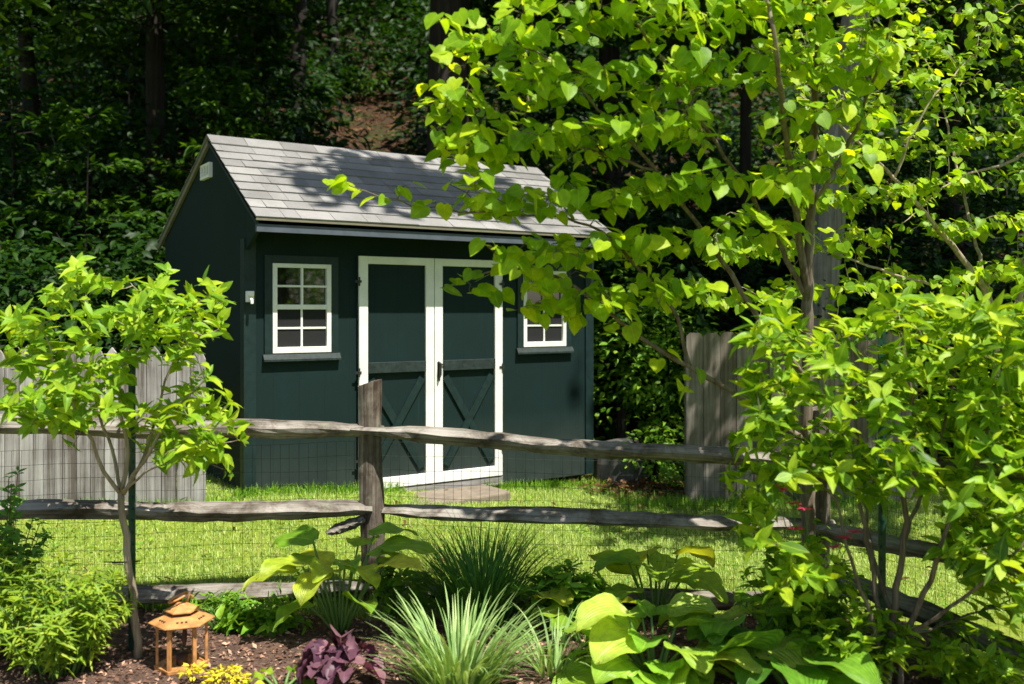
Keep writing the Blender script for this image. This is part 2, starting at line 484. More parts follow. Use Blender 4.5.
bx = np.linspace(-4.5, 2.05, 90); bt = np.linspace(0, 1, 34)
BX, BT = np.meshgrid(bx, bt)
BY = 1.5 + (bed_edge(BX) - 1.5) * BT
hm = np.random.default_rng(3).uniform(-.006, .006, BX.shape)
BZ = gz(BX, BY) + .006 + np.sin(np.clip(BT, 0, 1) * math.pi) ** .5 * .035 + hm * (BT < .97)
me = bpy.data.meshes.new('mulch_bed')
nx = len(bx)
me.from_pydata(np.stack([BX, BY, BZ], -1).reshape(-1, 3).tolist(), [], [(j * nx + i, j * nx + i + 1, (j + 1) * nx + i + 1, (j + 1) * nx + i) for j in range(len(bt) - 1) for i in range(nx - 1)])
me.materials.append(M['mulch']); me.update()
tag(link(bpy.data.objects.new('mulch_bed', me)), 'brown bark mulch garden bed in front of the rail fence', None, None, 'structure')


def bedz(X, Y):
    t = np.clip((Y - 1.5) / (bed_edge(X) - 1.5), 0, 1)
    return gz(X, Y) + .006 + np.sin(t * math.pi) ** .5 * .035


# mulch chips
n = 9000
cx = rng.uniform(-3, 2.0, n); cy = rng.uniform(3.7, 5.05, n); ok = cy < bed_edge(cx); cx, cy = cx[ok], cy[ok]; n = len(cx)
an = rng.uniform(0, 6.28, n)
o = scatter('mulch_chips', RHOMB, np.stack([cx, cy, bedz(cx, cy) + .006], 1), np.stack([np.cos(an), np.sin(an), rng.normal(0, .25, n)], 1),
            np.stack([rng.normal(0, .5, n), rng.normal(0, .5, n), np.ones(n)], 1), rng.uniform(.010, .036, n), rng.random(n), M['chip'], smooth=False)
tag(o, 'loose reddish brown bark chips over the garden bed', 'mulch', None, 'stuff')


# ------------------------------------------------------------------ blades (lawn, weeds)
def blades(name, X, Y, Z, h, w, lean, mat, parent=None, local=None):
    n = len(X)
    a = rng.uniform(0, 6.283, n); l = rng.normal(0, lean, n)
    d = np.stack([np.cos(a), np.sin(a), np.zeros(n)], 1); s = np.stack([-np.sin(a), np.cos(a), np.zeros(n)], 1)
    base = np.stack([X, Y, Z], 1)
    if local is not None: base = base - np.asarray(local)
    up = np.array([0, 0, 1.0])
    h = h[:, None]; w = w[:, None]; l = l[:, None]
    mid = base + up * h * .6 + d * l * h * .35
    top = base + up * h * (1 - .25 * np.abs(l)) + d * l * h
    V = np.stack([base - s * w, base + s * w, mid + s * w * .8, mid - s * w * .8, top], 1)
    L = np.array([0, 1, 2, 3, 3, 2, 4]); C = np.array([4, 3])
    LL = (L[None] + (np.arange(n) * 5)[:, None]).ravel().astype(np.int32); CC = np.tile(C, n)
    me = bpy.data.meshes.new(name)
    me.vertices.add(n * 5); me.vertices.foreach_set('co', V.astype(np.float32).ravel())
    me.loops.add(len(LL)); me.loops.foreach_set('vertex_index', LL)
    me.polygons.add(len(CC)); me.polygons.foreach_set('loop_start', np.concatenate([[0], np.cumsum(CC)[:-1]]).astype(np.int32))
    me.update(calc_edges=True)
    A = np.zeros((n, 5, 3), np.float32); A[:, :, 0] = rng.random(n)[:, None]; A[:, :, 2] = .2
    me.attributes.new('lf', 'FLOAT_VECTOR', 'POINT').data.foreach_set('vector', A.ravel())
    me.materials.append(mat); me.validate()
    return link(bpy.data.objects.new(name, me), parent)


SHED_O = np.array([-1.95, 6.87, 0.0]); SHED_A = R(33.2)
SU = np.array([math.cos(SHED_A), math.sin(SHED_A), 0]); SV = np.array([-math.sin(SHED_A), math.cos(SHED_A), 0])


def in_shed(X, Y, m=0.0):
    lx = (X - SHED_O[0]) * SU[0] + (Y - SHED_O[1]) * SU[1]
    ly = (X - SHED_O[0]) * SV[0] + (Y - SHED_O[1]) * SV[1]
    return (lx > -m) & (lx < 3.2 + m) & (ly > -m) & (ly < 2.45 + m), lx, ly


n = 300000
X = rng.uniform(-4.6, 4.8, n); Y = 4.95 + 4.6 * rng.random(n) ** 1.25
ins, lx, ly = in_shed(X, Y)
slab = (lx > 1.3) & (lx < 2.0) & (ly > -.46) & (ly < -.08)
pat = np.sin(X * 2.3 + 1.2 * np.sin(Y * 1.9)) + np.sin(Y * 3.1 + X * 1.1)
keep = ~ins & ~slab & (np.abs(X) < Y * .60) & (Y > bed_edge(X) - .02) | ((X > 2.02) & (np.abs(X) < Y * .6))
keep &= ~((Y > 8.6) & (rng.random(n) < .6)) & (rng.random(n) < .80 + .12 * pat)
X, Y, pat = X[keep], Y[keep], pat[keep]
n = len(X)
o = blades('lawn_grass', X, Y, gz(X, Y), (.016 + .026 * rng.random(n)) * (1 + .22 * pat), rng.uniform(.0011, .0026, n), 1.0, M['lawn'])
tag(o, 'sunlit short lawn grass between the fence and the shed', 'grass', None, 'stuff')
k = rng.random(n) < .07
o = blades('dry_grass', X[k] + .01, Y[k], gz(X[k], Y[k]), rng.uniform(.012, .04, k.sum()), rng.uniform(.001, .0022, k.sum()), 1.6, M['straw'])
tag(o, 'dry straw coloured blades lying among the green lawn', 'dry grass', None, 'stuff')
# clover and broad lawn weeds
n = 9000
X = rng.uniform(-4, 4, n); Y = rng.uniform(5.0, 8.6, n); ins, lx, ly = in_shed(X, Y, .03)
cl = np.sin(X * 3.7 + 2) * np.sin(Y * 4.3 + X) > .1
k = ~ins & cl & (Y > bed_edge(X)) & ~((lx > 1.2) & (lx < 2.1) & (ly > -.6)); X, Y = X[k], Y[k]; n = len(X); an = rng.uniform(0, 6.28, n)
o = scatter('lawn_clover', RHOMB, np.stack([X, Y, gz(X, Y) + rng.uniform(.02, .05, n)], 1), np.stack([np.cos(an), np.sin(an), 0 * an], 1),
            np.stack([rng.normal(0, .35, n), rng.normal(0, .35, n), np.ones(n)], 1), rng.uniform(.02, .04, n), rng.random(n), M['weed'])
tag(o, 'small clover leaves patching the lawn', 'clover', None, 'stuff')
n = 130
X = rng.uniform(-3, 3, n); Y = rng.uniform(5.3, 8.2, n); ins, lx, ly = in_shed(X, Y, .05); X, Y = X[~ins], Y[~ins]; n = len(X)
o = scatter('fallen_leaves', OVAL, np.stack([X, Y, gz(X, Y) + .035], 1), rng.normal(0, 1, (n, 3)) * [1, 1, .2], rng.normal(0, .3, (n, 3)) + [0, 0, 1], rng.uniform(.03, .06, n), rng.random(n), M['dry'])
tag(o, 'few dry brown leaves scattered over the lawn', 'dry leaves', None, 'stuff')
# long unmown grass under the fence, by the shed and by the board fences
pts = []
for _ in range(3200):
    t = rng.random()
    x = rng.uniform(-3.0, 1.6); pts.append((x, 5.26 - .07 * abs(x) + rng.normal(0, .06)))
for _ in range(3000):
    q = SHED_O + SU * rng.uniform(-.1, 3.3) + SV * rng.normal(-.05, .05); pts.append((q[0], q[1]))
for _ in range(1800):
    pts.append((rng.uniform(-4.2, -1.95), 6.5 + rng.normal(0, .06)))
for _ in range(2600):
    pts.append((rng.uniform(.9, 3.2), 7.8 + rng.normal(0, .12)))
pts = np.array(pts); ins, lx, ly = in_shed(pts[:, 0], pts[:, 1]); pts = pts[~ins & ~((lx > 1.25) & (lx < 2.02) & (ly > -.5))]; n = len(pts)
hh = rng.uniform(.03, .11, n)
o = blades('long_grass', pts[:, 0], pts[:, 1], gz(pts[:, 0], pts[:, 1]), hh, rng.uniform(.002, .004, n), .55, M['weed'])
tag(o, 'longer unmown grass tufts along the foot of the fences and shed', 'grass', None, 'stuff')

# ------------------------------------------------------------------ SHED
shed = thing('garden_shed', (*SHED_O[:2], 0), 'small dark green garden shed with grey shingle roof and white framed double doors', 'shed', None, SHED_A)
LN, DP = 3.2, 2.45
RZ, RY = 3.03, 0.907                        # ridge height, ridge distance from the front wall
FS = (RZ - 2.28) / (RY + .32); BS = (RZ - 2.277) / (2.65 - RY)
zf = lambda y: RZ - (RY - y) * FS if y < RY else RZ - (y - RY) * BS
WB = .13
win = [(.20, .66), (2.44, 2.90)]; WZ0, WZ1 = 1.305, 1.975
w = MB()
xs_ = [0, win[0][0], win[0][1], win[1][0], win[1][1], LN]; zs_ = [WB, WZ0, WZ1, zf(0) - .07]
for i in range(5):
    for j in range(3):
        if i in (1, 3) and j == 1: continue
        w.box(xs_[i], xs_[i + 1], 0, .05, zs_[j], zs_[j + 1])
gp = [(.05, WB), (DP - .05, WB), (DP - .05, zf(DP - .05) - .06), (RY, RZ - .06), (.05, zf(.05) - .06)]
w.prism(gp, 'x', 0, .05); w.prism(gp, 'x', LN - .05, LN)
w.box(0, LN, DP - .05, DP, WB, zf(DP) - .06)
# boxed ends of the front overhang
ov = [(-.002, 2.06), (-.272, 2.20), (-.272, zf(-.272) - .06), (-.002, zf(0) - .06)]
w.prism(ov, 'x', .0, .03); w.prism(ov, 'x', LN - .03, LN)
w.build('wall', M['siding'], shed)
w = MB(); w.box(.04, LN - .04, .06, DP - .06, WB - .02, WB); w.box(.1, LN - .1, .25, .35, 0, WB - .02); w.box(.1, LN - .1, DP - .4, DP - .3, 0, WB - .02)
for x in (.15, 1.1, 2.1, 2.95): w.box(x, x + .18, .06, .26, -.02, WB - .02)
w.build('floor_frame', M['dark_gap'], shed)
for x0, x1, xa, xb in ((-.012, .075, -.014, -.001), (LN - .075, LN + .012, LN + .001, LN + .014)):
    w = MB(); w.prism([(x0, -.016), (x1, -.016), (x1, -.001), (xb, -.001), (xb, .075), (xa, .075), (xa, -.016)] if x0 < 0 else [(x0, -.016), (xb, -.016), (xb, .075), (xa, .075), (xa, -.001), (x0, -.001)], 'z', WB, 2.15)
    w.build('corner_trim', M['trim_green'], shed)
# roof
r = MB()
TH = .022
def slope(y0, z0, y1, z1, flip):
    """shingled slope from the eave (y0,z0) up to the ridge (y1,z1)"""
    Ls = math.hypot(y1 - y0, z1 - z0); ey, ez = (y1 - y0) / Ls, (z1 - z0) / Ls
    ny, nz = -ez, ey
    if nz < 0: ny, nz = -ny, -nz
    def q(s, h): return (y0 + ey * s + ny * h, z0 + ez * s + nz * h)
    poly = [q(0, -.030), q(Ls, -.030), q(Ls, -.004), q(0, -.004)]
    r.prism(poly if not flip else poly[::-1], 'x', -.003, LN + .003, .3)
    nrow = 10; ex = Ls / nrow
    for k in range(nrow):
        x = -.027 - (0 if k % 2 else .1)
        while x < LN + .027:
            wd = rng.choice([.12, .16, .2, .26, .31]); x2 = min(x + wd, LN + .027)
            t = .009 + .006 * rng.random(); s0 = ex * k - (.012 if k == 0 else .0) - .004 * rng.random(); s1 = ex * (k + 1) + .01
            x0 = max(x, -.027)
            if x2 - x0 > .01:
                pl = [q(s0, 0), q(s1, -.003), q(s1, .0015), q(s0, t)]
                r.prism(pl if not flip else pl[::-1], 'x', x0, x2 - .003, float(np.clip(rng.normal(.5, .25), 0, 1)))
            x += wd
slope(-.32, 2.28 + .004, RY, RZ, False)
slope(2.65, zf(2.65) + .004, RY, RZ, True)
x = -.03
while x < LN:
    r.prism([(RY - .13, RZ - .13 * FS + .012), (RY, RZ + .012), (RY + .13, RZ - .13 * BS + .012), (RY + .13, RZ - .13 * BS + .019), (RY, RZ + .022), (RY - .13, RZ - .13 * FS + .019)][::-1], 'x', x, min(x + .3, LN + .03) - .004, rng.random()); x += .3
roof = r.build('roof', M['shingle'], shed)
w = MB(); w.box(-.026, LN + .026, -.332, -.318, 2.258, 2.273); w.build('drip_edge', M['tan'], roof)
w = MB(); w.box(-.015, LN + .015, -.31, -.278, 2.180, 2.234); w.build('fascia', M['fascia'], shed)
w = MB(); w.box(.03, LN - .03, -.276, -.002, 2.205, 2.22); w.build('soffit', M['trim_green'], shed)
w = MB(); w.prism([(2.65, zf(2.65) - .075), (RY, RZ - .07), (RY, RZ - .028), (2.65, zf(2.65) - .028)], 'x', -.026, -.004)
w.build('rake_board', M['tan'], shed)
w = MB(); w.prism([(-.31, zf(-.31) - .06), (RY - .002, RZ - .055), (RY - .002, RZ - .032), (-.31, zf(-.31) - .032)], 'x', -.022, -.004)
w.build('rake_board', M['trim_green'], shed)
# gable vent
vy0, vy1, vz0, vz1 = RY - .20, RY + .10, 2.70, 2.82
vy0, vy1 = RY - .06, RY + .20
w = MB()
w.box(-.03, -.001, vy0, vy1, vz0, vz0 + .018); w.box(-.03, -.001, vy0, vy1, vz1 - .018, vz1)
for k in range(4):
    yy = vy0 + (vy1 - vy0 - .018) * k / 3; w.box(-.03, -.001, yy, yy + .018, vz0 + .018, vz1 - .018)
vent = w.build('gable_vent', M['white'], shed)
w = MB()
for k in range(4):
    z = vz0 + .022 + k * .023; w.prism([(-.004, z + .014), (-.024, z), (-.024, z + .004), (-.004, z + .018)], 'y', vy0 + .018, vy1 - .018)
w.build('louvre', M['white'], vent)
# windows
for (x0, x1) in win:
    f = MB(); t = .035; y0, y1 = -.022, .03
    f.box(x0, x0 + t, y0, y1, WZ0, WZ1); f.box(x1 - t, x1, y0, y1, WZ0, WZ1)
    f.box(x0 + t, x1 - t, y0, y1, WZ0, WZ0 + .045); f.box(x0 + t, x1 - t, y0, y1, WZ1 - .03, WZ1)
    zm = (WZ0 + WZ1) / 2 + .01
    f.box(x0 + t, x1 - t, y0 + .004, y1, zm - .018, zm + .018)
    xm = (x0 + x1) / 2
    for za, zb in ((WZ0 + .045, zm - .018), (zm + .018, WZ1 - .03)):
        off = 0 if za > zm else .012
        f.box(xm - .008, xm + .008, y0 + .006 + off, y1 - .01, za, zb); zz = (za + zb) / 2
        f.box(x0 + t, xm - .008, y0 + .006 + off, y1 - .01, zz - .008, zz + .008); f.box(xm + .008, x1 - t, y0 + .006 + off, y1 - .01, zz - .008, zz + .008)
    wi = f.build('window', M['white'], shed, bevel=.002)
    g = MB(); g.box(x0 + .02, x1 - .02, .012, .016, WZ0 + .03, WZ1 - .02); g.build('pane', M['glass'], wi)
    g = MB(); g.box(x0 + t, x1 - t, .004, .006, WZ0 + .045, zm - .018); g.build('window_screen', M['curtain'], wi)
    c = MB(); cw = .06; a, b = -.016, -.001
    c.box(x0 - cw, x0 - .001, a, b, WZ0 - .005, WZ1 + cw); c.box(x1 + .001, x1 + cw, a, b, WZ0 - .005, WZ1 + cw); c.box(x0, x1, a, b, WZ1 + .001, WZ1 + cw)
    c.build('casing', M['trim_green'], wi)
    c = MB(); c.prism([(-.042, WZ0 - .06), (-.001, WZ0 - .06), (-.001, WZ0 - .007), (-.018, WZ0 - .007), (-.042, WZ0 - .045)], 'x', x0 - cw - .012, x1 + cw + .012)
    c.build('sill', M['weathered_green'], wi)
# doors
DX0, DXM, DX1, DZ0, DZ1 = .881, 1.545, 2.206, .215, 2.05
for k, (x0, x1) in enumerate(((DX0, DXM - .003), (DXM + .003, DX1))):
    d = MB(); d.box(x0 + .01, x1 - .01, -.02, -.002, DZ0 + .01, DZ1 - .01)
    door = d.build('door', M['siding'], shed)
    f = MB(); sw = .075; a, b = -.045, -.021
    f.box(x0, x0 + sw, a, b, DZ0, DZ1); f.box(x1 - sw, x1, a, b, DZ0, DZ1)
    f.box(x0 + sw, x1 - sw, a, b, DZ0, DZ0 + .085); f.box(x0 + sw, x1 - sw, a, b, DZ1 - .06, DZ1)
    f.build('door_frame', M['white'], door, bevel=.003)
    zr = 1.13
    f = MB(); f.box(x0 + sw + .002, x1 - sw - .002, -.052, -.021, zr, zr + .085); f.build('cross_rail', M['weathered_green'], door, bevel=.003)
    f = MB()
    xa, xb, za, zb = x0 + sw, x1 - sw, DZ0 + .087, zr - .002
    for (p, q_), dep in ((((xa, za), (xb, zb)), .042), (((xa, zb), (xb, za)), .038)):
        dx, dz = q_[0] - p[0], q_[1] - p[1]; L_ = math.hypot(dx, dz); nx_, nz_ = -dz / L_ * .03, dx / L_ * .03
        i0, i1 = .06, .94
        A = (p[0] + dx * i0, p[1] + dz * i0); B = (p[0] + dx * i1, p[1] + dz * i1)
        pl = [(A[0] + nx_, A[1] + nz_), (A[0] - nx_, A[1] - nz_), (B[0] - nx_, B[1] - nz_), (B[0] + nx_, B[1] + nz_)]
        f.prism(pl, 'y', -dep, -.021)
    f.build('brace', M['trim_green'], door)
    hx = x0 - .012 if k == 0 else x1 - .012
    for z in (.45, 1.14, 1.85):
        h = MB(); h.box(hx - .022, hx + .03, -.05, -.0455, z - .010, z + .010); h.box(hx + .002, hx + .016, -.055, -.050, z - .035, z + .035)
        h.build('hinge', M['black_metal'], door)
    if k == 1:
        h = MB(); h.tube([(x0 + .035, -.046, 1.20), (x0 + .035, -.085, 1.19), (x0 + .033, -.085, 1.10), (x0 + .033, -.046, 1.06)], .009, 6)
        h.box(x0 + .022, x0 + .048, -.050, -.0455, 1.05, 1.205); h.box(x0 + .05, x0 + .085, -.058, -.0535, 1.175, 1.187); h.build('door_handle', M['black_metal'], door)
w = MB(); w.box(DX0 - .01, DX1 + .01, -.036, -.001, .125, .205); w.box(DX0, DX1, -.06, -.037, .135, .155); w.build('threshold', M['plank'], shed, bevel=.004)
w = MB(); w.box(-.005, .05, -.055, -.018, 1.685, 1.765); w.box(.0, .045, -.075, -.055, 1.73, 1.765); w.tube([(.022, -.056, 1.71), (.022, -.085, 1.70), (.022, -.09, 1.67)], .012, 8)
w.build('outdoor_socket', M['white'], shed, bevel=.004)

sl = thing('doorstep', SHED_O + SU * 1.5 + SV * -.28 + np.array([0, 0, .122]), 'flat tan stone step sunk in the grass before the shed doors', 'doorstep', None, SHED_A)
w = MB(); pl = [(-.52, -.22), (-.1, -.25), (.4, -.22), (.52, -.18), (.5, .2), (-.5, .2)]; w.prism(pl, 'z', -.1, .045); w.build('slab', M['concrete'], sl, bevel=.015)

# ------------------------------------------------------------------ PICKET FENCE (left)
fz = 6.55
pf = thing('picket_fence', (-3.2, fz, .2), 'weathered grey picket fence with pointed tops left of the shed', 'fence')
w = MB(); x = -4.9
while x < -2.22:
    wd = .092 + rng.uniform(-.004, .004); g = float(gz(x, fz)); top = 1.37 + rng.uniform(-.012, .012); b = g - .02; dy = rng.uniform(-.004, .004)
    w.prism([(x, b), (x + wd, b), (x + wd, top - .075), (x + wd * .80, top - .035), (x + wd * .5, top), (x + wd * .2, top - .035), (x, top - .075)], 'y', fz - .010 + dy, fz + .010 + dy, rng.random())
    x += wd + .007
w.build('pickets', M['picket'], pf, local=pf.location)
for z in (.5, 1.12):
    w = MB(); w.box(-4.9, -2.2, fz + .016, fz + .055, z, z + .085); w.build('rail', M['plank'], pf, local=pf.location)
for x in (-2.30, -4.5):
    w = MB(); w.box(x, x + .09, fz + .056, fz + .145, float(gz(x, fz)) - .05, 1.27); w.build('post', M['board'], pf, local=pf.location)

# ------------------------------------------------------------------ BOARD FENCE (right)
bf = thing('board_fence', (2.6, 7.95, 0), 'tall weathered grey vertical board fence at right behind the shrubs', 'fence')
w = MB(); x = 1.47
while x < 3.3:
    wd = .135 + rng.uniform(-.006, .006); y = 7.93 + .02 * (x - 1.47); top = 1.435 + rng.uniform(-.012, .012); b = float(gz(x, y)) - .02; dy = rng.uniform(-.004, .004)
    w.prism([(x, b), (x + wd, b), (x + wd, top - .03), (x + wd - .03, top), (x + .03, top), (x, top - .03)], 'y', y - .011 + dy, y + .011 + dy, rng.random())
    x += wd + .005
w.build('boards', M['board'], bf, local=bf.location)
for z in (.3, 1.2):
    w = MB(); w.box(1.48, 3.3, 8.045, 8.085, z, z + .09); w.build('rail', M['plank'], bf, local=bf.location)
for x in (1.50, 3.15):
    w = MB(); w.box(x, x + .1, 8.087, 8.18, -.05, 1.3); w.build('post', M['board'], bf, local=bf.location)

# ------------------------------------------------------------------ SPLIT RAIL FENCE
srf = thing('split_rail_fence', P(372, 600, 5.26) * [1, 1, 0], 'rustic split rail fence with wire mesh crossing in front of the shed', 'fence')


def aligned(name, a, b, build, mat, parent, smooth=False, bevel=0.0):
    """part whose mesh runs along its own x axis from a to b"""
    a, b = np.asarray(a, float), np.asarray(b, float)
    mb = MB(); build(mb, float(np.linalg.norm(b - a)))
    o = mb.build(name, mat, parent, smooth=smooth, bevel=bevel)
    d = Vector((b - a).tolist())
    q = d.to_track_quat('X', 'Z')
    o.matrix_local = Matrix.Translation(Vector((a - np.array(parent.location)).tolist())) @ q.to_matrix().to_4x4()
    return o


def rail_shape(hh, dd, seed, t0=.5, t1=.5, sag=.01):
    def f(mb, L):
        g = np.random.default_rng(seed)
        n = 26; ns = 8
        ph = g.uniform(0, 6, 6)
        prof = [(.52, .34), (.12, .54), (-.30, .36), (-.60, .02), (-.42, -.20), (-.06, -.50), (.34, -.46), (.56, -.06)]   # (depth, height)
        prof = np.array(prof) * (1 + g.uniform(-.13, .13, (8, 1)))
        vs = []
        for i in range(n):
            t = i / (n - 1); x = t * L
            e = min(1, t0 + (1 - t0) * t / .14) * min(1, t1 + (1 - t1) * (1 - t) / .14)
            wob = 1 + .035 * math.sin(x * 3.1 + ph[0]) + .04 * math.sin(x * 8.3 + ph[1])
            cz = -sag * math.sin(math.pi * t) + .006 * math.sin(x * 4.1 + ph[2]); cy = .007 * math.sin(x * 2.7 + ph[3])
            tw = .18 * math.sin(x * 1.3 + ph[4])
            for k in range(ns):
                py, pz = prof[k] * np.array([dd * wob * (.6 + .4 * e), hh * wob * e])
                j = g.uniform(-.006, .006, 2)
                vs.append((x, cy + py * math.cos(tw) - pz * math.sin(tw) + j[0], cz + py * math.sin(tw) + pz * math.cos(tw) + j[1]))
        fs = [(i * ns + k, (i + 1) * ns + k, (i + 1) * ns + (k + 1) % ns, i * ns + (k + 1) % ns) for i in range(n - 1) for k in range(ns)]
        fs += [tuple(range(ns)), tuple((n - 1) * ns + k for k in range(ns))[::-1]]
        mb.add(vs, fs)
    return f


def post(name, base, top, w, seed):
    g = np.random.default_rng(seed)
    mb = MB(); n = 14; ns = 9; L = top - base[2] + .1
    rr = w / 2 * g.uniform(.88, 1.12, ns); ph = g.uniform(0, 6, 3)
    vs = []
    for i in range(n):
        t = i / (n - 1)
        for k in range(ns):
            a = 2 * math.pi * k / ns + .2
            q = rr[k] * (1 + .05 * math.sin(t * 9 + ph[0] + k) + g.uniform(-.03, .03)) * (1.02 - .04 * t)
            vs.append((q * math.cos(a) + .008 * math.sin(t * 4 + ph[1]), q * math.sin(a), -.1 + t * L + (.018 * math.cos(a) + g.uniform(-.006, .006) if i == n - 1 else 0)))
    fs = [(i * ns + k, i * ns + (k + 1) % ns, (i + 1) * ns + (k + 1) % ns, (i + 1) * ns + k) for i in range(n - 1) for k in range(ns)]
    fs += [tuple((n - 1) * ns + k for k in range(ns))]
    mb.add(vs, fs)
    o = mb.build(name, M['post'], srf)
    o.location = Vector((np.array(base) - np.array(srf.location)).tolist())
    # mortise holes seen as dark slots beside the rails
    return o


pA = P(371, 600, 5.26); pB = P(818, 600, 4.92); pL = P(-60, 600, 4.84); pR = P(1140, 700, 3.55)
for i, (p, ty, d) in enumerate(((pA, 383, 5.26), (pB, 408, 4.92), (pL, 385, 4.84), (pR, 400, 3.55))):
    post('post', (p[0], p[1], float(gz(p[0], p[1]))), P(0, ty, d)[2], .128 if i == 0 else .12, 40 + i)
rails = [((-75, 423, 4.84), (384, 430, 5.26), .094, .12, 1, .75, .55), ((-75, 509, 4.84), (372, 509, 5.24), .108, .13, 2, .8, .6), ((-75, 599, 4.82), (372, 588, 5.24), .096, .12, 3, .8, .5),
         ((352, 430, 5.20), (838, 463, 4.90), .088, .11, 4, .35, .5), ((326, 533, 5.16), (380, 509, 5.27), .055, .07, 9, .15, .9), ((372, 509, 5.29), (835, 525, 4.92), .082, .105, 5, .7, .5), ((372, 590, 5.28), (835, 602, 4.92), .088, .10, 6, .7, .5),
         ((812, 465, 4.90), (1140, 470, 3.55), .09, .10, 7, .5, .7), ((808, 527, 4.90), (1140, 588, 3.55), .085, .10, 8, .5, .7), ((808, 566, 4.92), (1140, 702, 3.55), .09, .10, 10, .5, .7)]
for a, b, hh, dd, sd, t0, t1 in rails:
    aligned('rail', P(*a), P(*b), rail_shape(hh, dd, sd, t0, t1), M['rail'], srf)


# wire mesh stapled to the back of the posts
def wire(pa, pb, off):
    mb = MB(); a = np.array([pa[0], pa[1] + off, 0]); b = np.array([pb[0], pb[1] + off, 0]); L = np.linalg.norm(b - a); k = int(L / .051)
    for i in range(k + 1):
        q = a + (b - a) * i / k + np.array([0, .006 * math.sin(i * .7), 0]); z0 = float(gz(q[0], q[1]))
        mb.tube([q + [rng.normal(0, .0015), 0, z0], q + [rng.normal(0, .002), 0, z0 + .88]], .0011, 3, False)
    for j in range(12):
        pts = [a + (b - a) * t + np.array([0, .006 * math.sin(t * k * .7), float(gz(*(a + (b - a) * t)[:2])) + .02 + j * .078 + .004 * math.sin(t * 17 + j)]) for t in np.linspace(0, 1, 24)]
        mb.tube(pts, .0011, 3, False)
    return mb


for a, b in ((pL, pA), (pA, pB), (pB, pR)):
    wire(a, b, .075).build('wire_mesh', M['wire'], srf, local=srf.location)


# ------------------------------------------------------------------ plants: skeleton growth
def crom(pts, step=.06):
    pts = np.asarray(pts, float)
    p = np.vstack([2 * pts[0] - pts[1], pts, 2 * pts[-1] - pts[-2]])
    out = []
    for i in range(1, len(p) - 2):
        n = max(2, int(np.linalg.norm(p[i + 1] - p[i]) / step))
        for t in np.arange(n) / n:
            out.append(.5 * ((2 * p[i]) + (-p[i - 1] + p[i + 1]) * t + (2 * p[i - 1] - 5 * p[i] + 4 * p[i + 1] - p[i + 2]) * t * t + (-p[i - 1] + 3 * p[i] - 3 * p[i + 1] + p[i + 2]) * t ** 3))
    out.append(p[-2]); return np.array(out)


def inside(poly, x, y):
    c = False; j = len(poly) - 1
    for i in range(len(poly)):
        xi, yi = poly[i]; xj, yj = poly[j]
        if (yi > y) != (yj > y) and x < (xj - xi) * (y - yi) / (yj - yi) + xi: c = not c
        j = i
    return c


def grow(limbs, targets, g, sides=7, tw_r=.0022, maxlen=1.2, lift=.18, skip=0):
    """limbs: [(points, r0, r1)]; twigs join each target to the nearest wood. Returns the wood and the twig paths."""
    mb = MB(); nodes = []; tw = []
    for pts, r0, r1 in limbs:
        path = crom(pts); path[1:-1] += g.normal(0, .004, path[1:-1].shape)
        mb.tube(path, np.linspace(r0, r1, len(path)), sides)
        nodes += list(path[max(1, len(path) // 4) if r0 > .03 else 1:]); tw.append(path[-8:])
    nd = np.array(nodes)
    T = np.array(targets)
    order = np.argsort([np.min(np.linalg.norm(nd - t, axis=1)) for t in T])
    for i in order:
        t = T[i]; dv = t - nd; ds = np.linalg.norm(dv, axis=1) + .7 * np.clip(-dv[:, 2], 0, 9)
        j = int(np.argmin(ds)); p0 = nd[j]; L = np.linalg.norm(t - p0)
        if L < .04 or L > maxlen: continue
        m = (p0 + t) / 2 + np.array([0, 0, lift * L]) + g.normal(0, .07 * L, 3)
        path = crom([p0, m, t], .05); path[1:-1] += g.normal(0, .0025, path[1:-1].shape)
        mb.tube(path, np.linspace(tw_r + .0042 * L, tw_r * .6, len(path)), 5)
        nd = np.vstack([nd, path[2:]]) if len(path) > 3 else nd
        tw.append(path)
    return mb, tw


def layered(tg, g, step, tilt=.12):
    """pull twig ends into level tiers"""
    out = []
    for q in tg:
        z = q[2] - tilt * q[0]; z = np.round(z / step) * step + g.normal(0, .035)
        out.append(np.array([q[0], q[1], z + tilt * q[0]]))
    return out


def sample(poly, n, df, g, gaps=()):
    xs, ys = [p[0] for p in poly], [p[1] for p in poly]; out = []
    while len(out) < n:
        x, y = g.uniform(min(xs), max(xs)), g.uniform(min(ys), max(ys))
        if not inside(poly, x, y): continue
        if any(((x - a) / rx) ** 2 + ((y - b) / ry) ** 2 < 1 for a, b, rx, ry in gaps): continue
        out.append(P(x, y, df(x, y)))
    return out


SUN_AZ = np.array([.685, -.729, 0]); SUN_EL = R(63)
SUN = np.array([SUN_AZ[0] * math.cos(SUN_EL), SUN_AZ[1] * math.cos(SUN_EL), math.sin(SUN_EL)])


